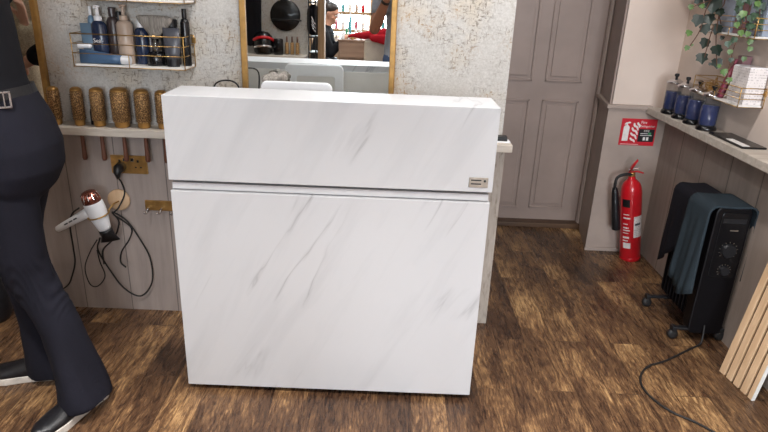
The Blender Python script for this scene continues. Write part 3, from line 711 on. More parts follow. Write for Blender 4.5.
def ivy(px, py, leaves, stems, label, lm):
    t = thing('trailing_ivy', (px, py, 1.61), label, 'ivy plant', 'potted ivies hanging by the right wall')
    obj('pot', lt(px, py, [(.04, 1.61), (.045, 1.62), (.058, 1.70), (.062, 1.71), (.055, 1.71), (.05, 1.69)], n=28), 'pot', t, smooth=True)
    b = BM()
    for s_ in stems: tube(b, spl(s_, 5), .0022, n=6)
    obj('stems', b, 'stem', t, smooth=True)
    for m, ls in leaves.items():
        b = BM(); rnd = random.Random(len(ls))
        for (c, sz) in ls:
            leaf(b, c, sz, V((-.35+rnd.uniform(-.35, .35), -1, .35+rnd.uniform(-.35, .35))), V((rnd.uniform(-.4, .4), 0, 1)))
        obj('foliage', b, m, t, label={'ivy_dark': 'dark green leaves', 'ivy_lite': 'light green leaves', 'ivy_mid': 'mid green leaves'}[m])
Y1 = 2.72
dk = [((713, 4), .075), ((698, 20), .052), ((709, 19), .052), ((705, 29), .046), ((717, 29), .046), ((705, 43), .046), ((717, 50), .05), ((702, 58), .05), ((717, 63), .046), ((699, 1), .04), ((720, 12), .04), ((710, -8), .06), ((700, -14), .05), ((715, -22), .06), ((722, 38), .02), ((710, 64), .014)]
lt_ = [((691, 7), .026), ((689, 33), .030), ((687, 48), .024), ((702, 6), .026), ((692, 45), .012)]
rnd = random.Random(11)
S1 = [[(1.39, 2.72, 1.70), (1.36, 2.69, 1.62), P(718, -30, Y1), P(722, 0, Y1), P(718, 20, Y1), P(716, 40, Y1), P(717, 68, Y1)],
      [P(716, -10, Y1), P(706, 10, Y1), P(700, 30, Y1), P(690, 46, Y1)], [P(714, 25, Y1), P(709, 40, Y1), P(704, 60, Y1)], [P(712, 0, Y1), P(699, 4, Y1), P(691, 8, Y1)],
      [(1.39, 2.72, 1.70), (1.37, 2.69, 1.62), P(722, -30, Y1), P(725, 0, Y1), P(719, 12, Y1), P(721, 24, Y1)]]
ivy(1.39, 2.75, {'ivy_dark': [(P(x, y, Y1+rnd.uniform(-.015, .015)), s_) for (x, y), s_ in dk], 'ivy_lite': [(P(x, y, Y1), s_) for (x, y), s_ in lt_]}, S1,
    'dark green trailing ivy with large pointed leaves hanging before the blush wall', 'ivy_dark')
Y2 = 2.50
lt2 = [((743, 14), .03), ((737, 25), .026), ((741, 33), .026), ((748, 34), .024), ((750, 42), .024), ((750, 49), .022), ((730, 52), .022), ((744, 59), .022), ((724, 72), .028), ((729, 80), .026), ((719, 66), .018), ((758, 4), .026), ((764, -6), .03), ((747, -8), .03)]
md2 = [((rnd.uniform(738, 764), rnd.uniform(-12, 34)), .032) for k in range(26)]+[((728, 44), .026), ((734, 40), .026), ((752, 26), .028), ((755, 38), .024), ((731, 60), .02), ((741, 20), .03)]
S2 = [[(1.39, 2.48, 1.70), (1.375, 2.44, 1.62), P(745, -30, Y2), P(750, 0, Y2), P(748, 30, Y2), P(749, 52, Y2)], [P(745, -10, Y2), P(741, 30, Y2), P(733, 50, Y2), P(726, 82, Y2)], [P(755, -20, Y2), P(760, 10, Y2), P(754, 36, Y2)]]
ivy(1.39, 2.52, {'ivy_mid': [(P(x, y, Y2+rnd.uniform(-.02, .02)), s_) for (x, y), s_ in md2], 'ivy_lite': [(P(x, y, Y2-.025), s_) for (x, y), s_ in lt2]}, S2,
    'light green bushy ivy hanging in front of the upper right wire rack', 'ivy_lite')

# ---------------------------------------------------------------- fire sign and extinguisher
sg = thing('fire_sign', (1.35, YF-.012, .655), 'red fire extinguisher sign with white pictogram on the far wall', 'sign')
ys = YF-.0135; SGX = .015; SGZ = -.004
obj('plate', bx(1.252, 1.444, YF-.0135, YF-.0105, .650, .797), 'redsign', sg, bevel=.0006)
def flat(pts, y=ys-.0008, th_=.001, ox=0, oz=0, s_=1):
    return prism(BM(), [(ox+x*s_, y, oz+z*s_) for x, z in pts], th_, V((0, 1, 0)))
b = BM()
for P_ in ([(.008, .012), (.040, .012), (.040, .088), (.034, .096), (.028, .098), (.020, .098), (.014, .096), (.008, .088)], [(.020, .098), (.028, .098), (.028, .106), (.020, .106)],
           [(.010, .104), (.016, .112), (.036, .118), (.044, .114), (.042, .110), (.030, .108), (.016, .102), (.012, .098)]):
    prism(b, [(1.258+x, ys-.0008, .662+z) for x, z in P_], .001, V((0, 1, 0)))
obj('extinguisher_pictogram', b, 'paper', sg)
b = BM()
for pts in ([(.052, .030), (.060, .020), (.072, .016), (.080, .006)], [(.050, .058), (.062, .046), (.076, .042), (.086, .024)], [(.054, .088), (.062, .072), (.078, .066), (.088, .048)],
            [(.062, .112), (.066, .096), (.080, .090), (.088, .072)], [(.080, .116), (.084, .106), (.092, .100), (.092, .088)]):
    tube(b, spl([(1.258+x, ys-.0002, .662+z) for x, z in pts], 4), [(.0012, .0008)]+[(.0052, .0008)]*(len(pts)*4-6)+[(.0035, .0008)]*2+[(.0010, .0008)], n=8, ref=(.6, 0, .8))
obj('flame_pictogram', b, 'paper', sg)
obj('black_field', bx(1.352, 1.437, ys-.0008, ys, .672, .742), 'black', sg)
b = text_bm('Fire', .021, (1.355, ys-.001, .772), (1, 0, 0), (0, 0, 1)); obj('heading', b, 'paper', sg)
b = text_bm('Extinguisher', .0158, (1.355, ys-.001, .753), (1, 0, 0), (0, 0, 1)); obj('heading', b, 'paper', sg)
b = text_bm('CO2', .015, (1.378, ys-.0016, .727), (1, 0, 0), (0, 0, 1)); obj('small_print', b, 'paper', sg)
b = BM(); box(b, 1.362, 1.402, ys-.0014, ys-.0006, .716, .719); box(b, 1.362, 1.425, ys-.0014, ys-.0006, .706, .709); box(b, 1.380, 1.392, ys-.0014, ys-.0006, .680, .698); box(b, 1.398, 1.410, ys-.0014, ys-.0006, .680, .698)
box(b, 1.262, 1.36, ys-.0010, ys, .655, .657)
obj('small_print', b, 'paper', sg)
obj('green_mark', bx(1.405, 1.420, ys-.0016, ys-.0006, .712, .724), 'green_pl', sg)

sg.location += V((.018, 0, -.013))
EX, EY = 1.412, 3.165
ex = thing('fire_extinguisher', (EX, EY, 0), 'red fire extinguisher with black discharge horn standing on the floor by the far wall', 'fire extinguisher')
ex_tilt = True
obj('cylinder', lt(EX, EY, [(.050, .012), (.054, .012), (.056, .018), (.056, .40), (.053, .43), (.044, .455), (.028, .472), (.020, .480), (.018, .495)], n=40), 'red', ex, smooth=True)
obj('foot_ring', lt(EX, EY, [(.054, 0), (.057, .002), (.057, .022), (.055, .026)], n=40), 'red', ex, smooth=True)
obj('neck', lt(EX, EY, [(.016, .490), (.018, .498), (.018, .515), (.012, .525)], n=20), 'brass', ex, smooth=True)
obj('carry_handle', tb([(EX-.015, EY, .520), (EX+.02, EY-.03, .528), (EX+.045, EY-.05, .520)], [(.012, .004), (.012, .004), (.010, .003)], n=12, ref=(0, 1, 0)), 'red', ex, smooth=True)
obj('lever', tb([(EX-.012, EY, .528), (EX-.0, EY-.02, .560), (EX+.018, EY-.035, .592)], [(.012, .005), (.013, .005), (.010, .003)], n=12, ref=(0, 1, 0)), 'red', ex, smooth=True)
obj('safety_pin', tb([(EX-.02, EY-.01, .535), (EX+.028, EY-.028, .545)], .0025, n=8), 'chrome', ex)
obj('hose', tb(spl([(EX, EY-.01, .508), (EX-.05, EY-.015, .512), (EX-.082, EY-.012, .497), (EX-.092, EY-.01, .46), (EX-.092, EY-.008, .43)]), .008, n=12), 'rubber', ex, smooth=True)
obj('horn', tb([(EX-.092, EY-.008, .44), (EX-.091, EY-.008, .41), (EX-.088, EY-.01, .30), (EX-.084, EY-.012, .20), (EX-.084, EY-.012, .195)], [.013, .018, .021, .024, .022], n=24), 'black', ex, smooth=True)
def arc_label(a0, a1, z0, z1, r=.0568):
    b = BM(); n = 10; rows = []
    for k in range(n+1):
        a = R(a0+(a1-a0)*k/n); rows.append([b.verts.new((EX+q*cos(a), EY+q*sin(a), z)) for q in (r-.001, r) for z in (z0, z1)])
    for A, B in zip(rows, rows[1:]):
        b.faces.new((A[2], B[2], B[3], A[3])); b.faces.new((A[0], A[1], B[1], B[0])); b.faces.new((A[0], B[0], B[2], A[2])); b.faces.new((A[1], A[3], B[3], B[1]))
    return b
obj('service_label', arc_label(-93, -32, .15, .275), 'card', ex, smooth=False, label='white service label')
obj('label_bar', arc_label(-86, -50, .222, .234, .0573), 'charcoal', ex)
obj('data_label', arc_label(-150, -108, .085, .118), 'paper', ex, label='small white data label')
obj('black_band_label', arc_label(-160, -115, .33, .375), 'black', ex, label='black rating label')
b = arc_label(-152, -112, .19, .196)
for z0, z1, a1 in ((.175, .179, -120), (.205, .212, -118), (.228, .233, -124), (.262, .270, -112), (.285, .289, -118), (.145, .156, -116), (.128, .134, -122)):
    c = arc_label(-152, a1, z0, z1); me_ = bpy.data.meshes.new('t'); c.to_mesh(me_); c.free(); b.from_mesh(me_); bpy.data.meshes.remove(me_)
obj('instruction_lines', b, 'paper', ex)

ex.rotation_euler = (0, R(-9), 0); ex.location.x += .004
# ---------------------------------------------------------------- oil radiator with towels
rd = thing('oil_radiator', (1.41, 2.45, 0), 'black oil filled radiator on castors under the right wall shelf, draped with towels', 'radiator')
RX0, RX1 = 1.345, 1.485
prof = rrect(RX0, RX1, .075, .60, .035, 4)
nf = 9
for k in range(nf):
    y = 2.372+k*.030
    b = prism(BM(), [(x, y-.004, z) for x, z in prof], .008, V((0, 1, 0)))
    obj('fin', b, 'enamel', rd, bevel=.002)
b = BM(); tube(b, [(1.415, 2.35, .56), (1.415, 2.62, .56)], .022, n=16); tube(b, [(1.415, 2.35, .12), (1.415, 2.62, .12)], .022, n=16)
obj('oil_tube', b, 'enamel', rd, smooth=True)
cp = rrect(RX0-.003, RX1+.005, .035, .625, .03, 5)
ctl = obj('control_box', prism(BM(), [(x, 2.300, z) for x, z in cp], .062, V((0, 1, 0))), 'enamel', rd, bevel=.006)
obj('control_panel', prism(BM(), [(x, 2.2965, z) for x, z in rrect(RX0+.022, RX1-.008, .31, .60, .015, 4)], .004, V((0, 1, 0))), 'gloss_black', rd, bevel=.001)
Rx = M.Rotation(R(90), 4, 'X')
for (cx, cz, r) in ((1.425, .435, .031), (1.428, .345, .021)):
    d = obj('dial', lt(0, 0, [(r, 0), (r, .006), (r*.86, .014), (0, .014)], n=32, mat=M.Translation((cx, 2.2965, cz)) @ Rx), 'black', rd)
    b = BM()
    for k in range(11):
        a = R(-40+k*26); 
        box(b, -.0009, .0009, -.0008, .0006, r+.003, r+.008, mat=M.Translation((cx, 2.296, cz)) @ M.Rotation(a-R(90), 4, 'Y'))
    obj('dial_marks', b, 'brushed', d)
obj('name_strip', bx(1.412, 1.445, 2.2948, 2.2966, .522, .527), 'brushed', rd)
obj('grille', bx(RX0+.03, RX1-.015, 2.2955, 2.297, .555, .575), 'black', rd)
for y in (2.315, 2.60):
    obj('foot_bar', bx(1.29, 1.50, y-.012, y+.012, .048, .06), 'black', rd, bevel=.003)
    for x in (1.287, 1.492):
        c = obj('castor', lt(0, 0, [(.012, -.012), (.021, -.010), (.023, 0), (.021, .010), (.012, .012)], n=24, mat=M.Translation((x, y, .0235)) @ M.Rotation(R(90), 4, 'X')), 'rubber', rd, smooth=True)
        obj('castor_fork', bx(x-.010, x+.010, y-.016, y+.016, .040, .064), 'black', c, bevel=.003)
obj('foot_riser', bx(1.38, 1.45, 2.58, 2.62, .06, .10), 'black', rd)
rc = [(1.41, 2.30, .08), (1.40, 2.275, .03), (1.385, 2.26, .006)]
def PF(px, py, z=0.004):
    u = px-384; v = -(py-216); c, s_ = cos(rl), sin(rl); x = u*c-v*s_; y = u*s_+v*c
    d = V((x, 603*cos(th)+y*sin(th), -603*sin(th)+y*cos(th))); return V((0, 0, 1.4))+d*((z-1.4)/d.z)
obj('mains_lead', tb(spl(rc+[PF(*p) for p in ((688, 350), (665, 361), (649, 366), (641, 375), (642, 386), (653, 399), (672, 412), (695, 422), (718, 434), (745, 445))]), .0042, n=10), 'rubber', rd, smooth=True)
def towel(y0, y1, zl, zr, lat, mat, label, off, seed, name='towel'):
    """cloth draped over the fins, hanging on both sides; zl may vary with y"""
    rnd = random.Random(seed); ny = 22; path = []
    def sect(y, t):
        zl_ = zl(t); zr_ = zr(t); x0 = RX0-off-lat; x1 = RX1+off; top = .602+off
        pts = [(x0-.014*0, zl_)]
        for k in range(1, 11):
            z = zl_+(top-.03-zl_)*k/10; pts.append((x0+.008*sin(z*18+seed)*0, z))
        for a in (150, 120, 95): pts.append((x0+.03+.03*cos(R(a)), top-.03+.03*sin(R(a))))
        for k in range(1, 6): pts.append((x0+.03+(x1-x0-.06)*k/6, top-.003*sin(k*pi/6)))
        for a in (85, 60, 30, 5): pts.append((x1-.03+.03*cos(R(a)), top-.03+.03*sin(R(a))))
        for k in range(1, 9): pts.append((x1, top-.03-(top-.03-zr_)*k/8))
        out = []
        for i, (x, z) in enumerate(pts):
            side = -1 if i < 11 else (1 if i > len(pts)-9 else 0)
            amp = max(0, (.58-z))*.045
            dx = side*(amp*(.6+.5*sin(t*9+seed)+.4*sin(t*21+z*6+seed*2)))
            out.append(V((x+dx, y, z)))
        return out
    b = BM(); rows = []
    for j in range(ny+1):
        t = j/ny; rows.append([b.verts.new(p) for p in sect(y0+(y1-y0)*t, t)])
    for A, B in zip(rows, rows[1:]):
        for k in range(len(A)-1): b.faces.new((A[k], A[k+1], B[k+1], B[k]))
    o = obj(name, b, mat, None, smooth=True, label=label, cat='towel')
    s_ = o.modifiers.new('thick', 'SOLIDIFY'); s_.thickness = .007; s_.offset = 1
    return o
towel(2.43, 2.665, lambda t: .42-.20*t, lambda t: .40, .0, 'black_towel', 'black towel draped over the far half of the radiator', .006, 2)
towel(2.292, 2.47, lambda t: .235-.04*sin(t*pi), lambda t: .30+.1*t, .010, 'grey_towel', 'slate grey towel draped over the near half of the radiator', .020, 5)

# ---------------------------------------------------------------- slatted oak panel leaning at the right wall
b0 = PF(719, 371, 0); b1 = PF(747, 397, 0)
ev = (b1-b0).normalized(); nn = V((ev.y, -ev.x, 0)).normalized()
if nn.x > 0: nn = -nn
ln = R(9); upd = (-nn*sin(ln)+V((0, 0, cos(ln)))).normalized(); nrm = ev.cross(upd)
if nrm.x > 0: nrm = -nrm
Wd = (b1-b0).length; HT = .52
sp = thing('slatted_panel', (b0+b1)/2+V((.02, .01, 0)), 'pale oak slatted wall panel leaning against the right wall in the near corner', 'wall panel')
def orient(bm, u0, u1, v0, v1, w0, w1):
    vs = [bm.verts.new(b0+V((0, 0, .001))+ev*u+upd*v-nrm*w) for u in (u0, u1) for v in (v0, v1) for w in (w0, w1)]
    for f in ((0, 1, 3, 2), (4, 6, 7, 5), (0, 4, 5, 1), (2, 3, 7, 6), (0, 2, 6, 4), (1, 5, 7, 3)): bm.faces.new([vs[i] for i in f])
    return bm
ns = 4; pitch = Wd/ns; 
for k in range(ns):
    obj('slat', orient(BM(), k*pitch, k*pitch+pitch*.70, .0, HT, 0, .011), 'oak', sp, bevel=.001)
obj('slat', orient(BM(), ns*pitch, ns*pitch+pitch*.5, .0, HT, 0, .011), 'oak', sp, bevel=.001)
obj('backing', orient(BM(), 0, Wd+pitch*.5, .0, HT, .011, .015), 'felt', sp)
obj('edge_strip', orient(BM(), Wd+pitch*.5, Wd+pitch*.5+.002, .0, HT, .0, .015), 'white_paint', sp)
# ---------------------------------------------------------------- people
def hand(bm, wr, d, palm, side, curl=.5, L=.17, thumb=1):
    """wr wrist, d finger direction, palm = palm normal, side = towards the thumb"""
    d = V(d).normalized(); pn = V(palm); pn = (pn-d*pn.dot(d)).normalized(); s_ = d.cross(pn).normalized()*side
    pl = L*.5
    tube(bm, [wr-d*.01, wr+d*.02, wr+d*pl*.6, wr+d*pl], [(.024, .018), (.030, .016), (.038, .014), (.036, .012)], n=12, ref=s_, rnd=True)
    for off, fl in ((.027, .88), (.009, 1.), (-.009, .94), (-.026, .74)):
        p = wr+d*(pl-.005)+s_*off; pts = [p]; dd = d.copy(); q = p.copy()
        for k, seg in enumerate((.42, .32, .26)):
            a = curl*(.5+.35*k); dd = (dd*cos(a)+pn*sin(a)).normalized(); q = q+dd*(L*.5*fl*seg); pts.append(q.copy())
        tube(bm, pts, [.0088, .0084, .0078, .0066], n=8, rnd=True)
    p = wr+d*.025+s_*.026; dt = (d*.6+s_*.75+pn*.25).normalized(); q = p+dt*.038; q2 = q+(dt*.8+d*.35+pn*.3).normalized()*.032
    tube(bm, [p, q, q2], [.013, .011, .0088], n=8, rnd=True)
def head(bm, c, f, k=1.):
    f = V(f).normalized(); s_ = f.cross(V((0, 0, 1))).normalized(); u = s_.cross(f).normalized()
    def q(a, b_, h): return V(c)+(s_*a+f*b_+u*h)*k
    tube(bm, [q(0, .012, -.112), q(0, .012, -.10), q(0, .008, -.075), q(0, .0, -.04), q(0, -.006, 0), q(0, -.010, .04), q(0, -.012, .08), q(0, -.012, .105), q(0, -.012, .115)],
         [(.020*k, .026*k), (.034*k, .055*k), (.050*k, .074*k), (.064*k, .086*k), (.071*k, .093*k), (.074*k, .096*k), (.064*k, .083*k), (.040*k, .054*k), (.015*k, .02*k)], n=24, ref=s_)
    tube(bm, [q(0, .086, .012), q(0, .100, -.018), q(0, .108, -.034)], [.007*k, .009*k, .012*k], n=8, rnd=True)
    for sd in (-1, 1):
        tube(bm, [q(sd*.072, -.004, .018), q(sd*.078, -.010, -.002), q(sd*.072, -.004, -.028)], [(.006*k, .018*k), (.008*k, .017*k), (.006*k, .010*k)], n=8, ref=s_, rnd=True)
        tube(bm, [q(sd*.012, .084, .026), q(sd*.034, .080, .032), q(sd*.052, .062, .026)], .007*k, n=6, rnd=True)
        tube(bm, [q(sd*.040, .060, -.020), q(sd*.046, .050, -.03)], .016*k, n=8, rnd=True)
    tube(bm, [q(-.02, .082, -.062), q(0, .090, -.060), q(.02, .082, -.062)], .008*k, n=8, rnd=True)
    tube(bm, [q(0, .072, -.095), q(0, .076, -.092)], .016*k, n=8, rnd=True)
def face_parts(t, c, f, k=1.):
    f = V(f).normalized(); s_ = f.cross(V((0, 0, 1))).normalized(); u = s_.cross(f).normalized()
    def q(a, b_, h): return V(c)+(s_*a+f*b_+u*h)*k
    for sd in (-1, 1):
        e = obj('eye', tb([q(sd*.026, .079, .008), q(sd*.038, .074, .008)], .0085*k, n=10, rnd=True), 'eye', t, smooth=True)
        obj('iris', tb([q(sd*.032, .083, .008), q(sd*.032, .0875, .008)], .0042*k, n=10), 'black', e)
        obj('eyebrow', tb([q(sd*.014, .092, .030), q(sd*.034, .089, .036), q(sd*.052, .072, .030)], .003*k, n=6), 'hair_dark', t)
    obj('lips', tb([q(-.022, .088, -.058), q(0, .100, -.058), q(.022, .088, -.058)], [.002*k, .0055*k, .002*k], n=8, rnd=True), 'lip', t, smooth=True)
def hair(t, c, f, mat, bun=False, length=.0, k=1.):
    f = V(f).normalized(); s_ = f.cross(V((0, 0, 1))).normalized(); u = s_.cross(f).normalized()
    def q(a, b_, h): return V(c)+(s_*a+f*b_+u*h)*k
    b = BM()
    tube(b, [q(0, -.060, -.06), q(0, -.045, -.02), q(0, -.030, .03), q(0, -.018, .065), q(0, -.014, .10), q(0, -.014, .122)],
         [(.045*k, .03*k), (.072*k, .06*k), (.083*k, .080*k), (.084*k, .094*k), (.066*k, .084*k), (.03*k, .04*k)], n=24, ref=s_)
    if bun: tube(b, [q(-.01, -.10, .10), q(.015, -.115, .12)], .038*k, n=14, rnd=True)
    if length: tube(b, [q(0, -.06, .02), q(0, -.085, -.08), q(0, -.08, -.08-length)], [(.07*k, .04*k), (.075*k, .035*k), (.06*k, .015*k)], n=16, ref=s_, rnd=True)
    obj('hair', fuse(b, .008, 3), mat, t, smooth=True)
def limb(bm, pts, rad, **k): tube(bm, pts, rad, n=k.pop('n', 16), rnd=True, **k)
def shoe(t, heel, toe, name='shoe', sole='sole', up='leather', lift=0., roll=None, detail=True):
    heel = V(heel); toe = V(toe); d = toe-heel; L = d.length; d.normalize(); s_ = V((d.y, -d.x, 0)).normalized()
    n = 18; prof = []
    outline = [(0, .0), (.02, .55), (.10, .85), (.30, .80), (.50, .86), (.70, 1.0), (.84, .92), (.95, .60), (1, 0)]
    W_ = .049
    def ring(z, k, dz=0):
        a = [(heel+d*(L*(.5+(u-.5)*k))+s_*(w_*W_*k)+V((0, 0, z))) for u, w_ in outline]; b_ = [(heel+d*(L*(.5+(u-.5)*k))-s_*(w_*W_*k*.93)+V((0, 0, z))) for u, w_ in outline[1:-1]][::-1]
        return a+b_
    b = BM(); rows = [[b.verts.new(p) for p in ring(z, k)] for z, k in ((.0, .97), (.004, 1.), (.024, 1.01), (.028, .99))]
    for A, B in zip(rows, rows[1:]):
        for i in range(len(A)): b.faces.new((A[i], A[(i+1) % len(A)], B[(i+1) % len(A)], B[i]))
    b.faces.new(rows[0][::-1]); b.faces.new(rows[-1])
    sh_ = obj('shoe', None, up, t) if False else None
    up_bm = BM(); pts = [(.03, .030, .020, .05), (.08, .045, .036, .05), (.22, .060, .038, .05), (.38, .058, .037, .05), (.55, .046, .040, .04), (.72, .036, .045, .03), (.87, .030, .040, .02), (.96, .026, .026, .01), (.985, .024, .012, .0)]
    tube(up_bm, [heel+d*(L*u)+V((0, 0, .022+z*.35)) for u, z, w_, _ in pts], [(w_, z*.75) for u, z, w_, _ in pts], n=20, ref=s_, rnd=False)
    so_ = obj('shoe', fuse(up_bm, .004, 4), up, t, smooth=True)
    obj('sole', b, sole, so_, smooth=False, bevel=.002, label='white rubber sole' if sole == 'sole' else None)
    if detail:
        lb = BM()
        for i, u in enumerate((.42, .49, .56)):
            z = .022+.046*.35+.052*.75-.005*i+.0; c = heel+d*(L*u)+V((0, 0, z-.004*i)); tube(lb, [c-s_*.02-V((0, 0, .006)), c+V((0, 0, .002)), c+s_*.02-V((0, 0, .006))], .0024, n=6)
        obj('laces', lb, 'rubber', so_, smooth=True)
    return so_

# --- standing woman in black at the left
SW = V((-1.14, 1.79, 0))
wo = thing('person', SW, 'person in black top, flared black trousers and black sneakers standing with their back half turned', 'person')
sd = V((0, 1, 0))
b = BM()
tube(b, [(-1.13, 1.79, .80), (-1.13, 1.79, .90), (-1.165, 1.79, 1.05), (-1.185, 1.79, 1.18), (-1.21, 1.79, 1.30), (-1.20, 1.79, 1.37), (-1.205, 1.79, 1.42), (-1.21, 1.79, 1.45)],
     [(.12, .075), (.135, .08), (.105, .06), (.115, .062), (.13, .072), (.135, .07), (.07, .06), (.05, .05)], n=24, ref=sd)
limb(b, [(-1.21, 1.79, 1.40), (-1.225, 1.79, 1.50)], [.052, .05])
HC = V((-1.245, 1.79, 1.59)); HF = V((-1, .15, -.25)); head(b, HC, HF, .97)
sR = V((-1.20, 1.94, 1.37)); eR = V((-1.47, 1.98, 1.12)); wR = V((-1.70, 1.92, 1.00))
sL = V((-1.22, 1.64, 1.37)); eL = V((-1.40, 1.58, 1.13)); wL = V((-1.63, 1.68, 1.12))
for s_, e, w_, pd in ((sR, eR, wR, (0, 0, -1)), (sL, eL, wL, (0, .2, -1))):
    limb(b, [s_, s_.lerp(e, .4), e], [.048, .045, .036]); limb(b, [e, e.lerp(w_, .3), w_], [.037, .036, .024])
hand(b, wR, wR-eR, (0, 0, -1), 1, .5); hand(b, wL, wL-eL, (0, 0, -1), -1, .5)
for hx, hy, kn, an in ((-1.145, 1.735, (-1.135, 1.738, .47), (-.985, 1.725, .10)), (-1.13, 1.86, (-1.235, 1.86, .46), (-1.20, 1.88, .08))):
    limb(b, [(hx, hy, .84), V((hx, hy, .84)).lerp(V(kn), .5)+V((-.02, 0, 0)), kn], [.058, .048, .038]); limb(b, [kn, V(kn).lerp(V(an), .35), an], [.042, .044, .032])
obj('body', fuse(b, .006, 5), 'skin', wo, smooth=True)
face_parts(wo, HC, HF, .97); hair(wo, HC, HF, 'hair_dark', length=.16, k=.97)
b = BM()   # long sleeved black top
tube(b, [(-1.160, 1.79, 1.045), (-1.168, 1.79, 1.09), (-1.182, 1.79, 1.17), (-1.196, 1.79, 1.25), (-1.212, 1.79, 1.32), (-1.218, 1.79, 1.385), (-1.208, 1.79, 1.415), (-1.212, 1.79, 1.435)],
     [(.130, .076), (.128, .070), (.136, .078), (.146, .086), (.158, .090), (.158, .090), (.09, .07), (.058, .056)], n=28, ref=sd)
limb(b, [sR, sR.lerp(eR, .5), eR], [.062, .058, .05]); limb(b, [eR, eR.lerp(wR, .62)], [.05, .046])
limb(b, [sL, sL.lerp(eL, .5), eL], [.062, .058, .05]); limb(b, [eL, eL.lerp(wL, .45)], [.05, .046])
obj('black_top', fuse(b, .007, 6), 'black_cloth', wo, smooth=True)
b = BM()   # flared trousers
tube(b, [(-1.152, 1.79, 1.058), (-1.149, 1.79, 1.03), (-1.13, 1.79, .97), (-1.118, 1.79, .90), (-1.115, 1.79, .84), (-1.125, 1.79, .79), (-1.14, 1.79, .75)],
     [(.134, .078), (.140, .084), (.154, .092), (.162, .098), (.158, .092), (.145, .072), (.11, .05)], n=32, ref=sd)
near = [((-1.140, 1.735, .86), .080, .082), ((-1.150, 1.735, .76), .078, .082), ((-1.152, 1.735, .66), .076, .080), ((-1.150, 1.735, .56), .073, .078), ((-1.145, 1.74, .50), .072, .074), ((-1.118, 1.74, .43), .066, .068),
        ((-1.082, 1.735, .36), .063, .066), ((-1.058, 1.73, .30), .062, .070), ((-1.040, 1.725, .22), .066, .078), ((-1.022, 1.715, .13), .072, .090), ((-1.006, 1.700, .06), .080, .100), ((-1.000, 1.695, .030), .082, .102)]
tube(b, [p for p, _, _ in near], [(x, y) for _, x, y in near], n=32, ref=V((1, 0, 0)))
far = [((-1.13, 1.865, .86), .088, .09), ((-1.19, 1.865, .76), .084, .088), ((-1.220, 1.865, .66), .078, .085), ((-1.240, 1.865, .56), .074, .08), ((-1.244, 1.865, .48), .069, .074), ((-1.235, 1.865, .40), .065, .068),
       ((-1.225, 1.868, .32), .064, .066), ((-1.212, 1.872, .24), .068, .07), ((-1.204, 1.878, .15), .080, .08), ((-1.198, 1.882, .07), .096, .09), ((-1.196, 1.884, .03), .100, .092)]
tube(b, [p for p, _, _ in far], [(x, y) for _, x, y in far], n=32, ref=V((1, 0, 0)))
# folds behind the knee
tm = fuse(b, .007, 5)
for v in tm.vertices:
    c = v.co; f1 = math.exp(-((c.z-.47)/.09)**2); f2 = math.exp(-((c.z-.12)/.12)**2)
    n_ = v.normal; a = math.atan2(c.y-1.735, c.x+1.10)
    c += n_*(.0030*f1*sin((c.z+.35*c.x+.1*sin(c.x*40))*120)+.010*f2*sin(a*7+c.z*6))
obj('flared_trousers', tm, 'navy_cloth', wo, smooth=True)
bl = obj('belt', tb([(-1.154, 1.79, 1.045), (-1.154, 1.79, 1.046), (-1.158, 1.79, 1.078), (-1.158, 1.79, 1.079)], [(.124, .070), (.138, .083), (.133, .078), (.12, .070)], n=40, ref=sd), 'leather', wo, smooth=False)
b = bx(-1.105, -1.045, 1.655, 1.675, 1.03, 1.085); 
bk = obj('belt_pouch', bx(-1.24, -1.112, 1.652, 1.682, 1.010, 1.078), 'leather', wo, bevel=.006, label='black leather belt pouch')
bb = BM(); mb = M.Translation((-1.084, 1.690, 1.062)) @ M.Rotation(R(37), 4, 'Z')
for (x0, x1, z0, z1) in ((-.018, .018, .018, .024), (-.018, .018, -.024, -.018), (-.018, -.012, -.024, .024), (.012, .018, -.024, .024), (-.002, .002, -.024, .024)):
    box(bb, x0, x1, -.004, .006, z0, z1, mat=mb)
obj('buckle', bb, 'chrome', wo, bevel=.001, label='silver buckle')
shoe(wo, (-.978, 1.80, .0), (-1.078, 1.515, 0))
shoe(wo, (-1.175, 1.885, .0), (-1.43, 1.825, 0))

# --- customer in a beige cardigan, seen only in the left mirror
cu = thing('person', (-1.93, 1.72, 0), 'person in beige knitted cardigan with a raised hand, seen in the left mirror', 'person')
b = BM(); cx, cyy = -1.93, 1.72
xs_ = V((1, 0, 0))
tube(b, [(cx, cyy, .80), (cx, cyy, .92), (cx, cyy, 1.05), (cx, cyy, 1.20), (cx, cyy, 1.33), (cx, cyy, 1.40), (cx, cyy, 1.45)], [(.15, .09), (.16, .10), (.125, .085), (.14, .09), (.16, .09), (.10, .07), (.05, .05)], n=24, ref=xs_)
limb(b, [(cx, cyy, 1.42), (cx, cyy+.01, 1.52)], [.052, .05]); HC = V((cx, cyy+.02, 1.60)); HF = V((.1, 1, -.05)); head(b, HC, HF)
sh1 = V((cx+.17, cyy, 1.38)); el1 = V((-1.725, 1.80, 1.08)); wr1 = V((-1.70, 1.85, 1.17))
sh2 = V((cx-.17, cyy, 1.38)); el2 = V((cx-.21, cyy+.03, 1.10)); wr2 = V((cx-.12, cyy+.20, .96))
for s_, e, w_ in ((sh1, el1, wr1), (sh2, el2, wr2)):
    limb(b, [s_, e], [.046, .036]); limb(b, [e, w_], [.036, .025])
hand(b, wr1, (.1, .25, 1), (-.6, .8, 0), 1, .7); hand(b, wr2, wr2-el2, (0, 0, -1), 1, .4)
for hx in (-.085, .085):
    limb(b, [(cx+hx, cyy, .86), (cx+hx, cyy+.01, .48)], [.085, .055]); limb(b, [(cx+hx, cyy+.01, .48), (cx+hx, cyy, .08)], [.055, .036])
obj('body', fuse(b, .006, 5), 'skin', cu, smooth=True); face_parts(cu, HC, HF); hair(cu, HC, HF, 'hair_brown', length=.2)
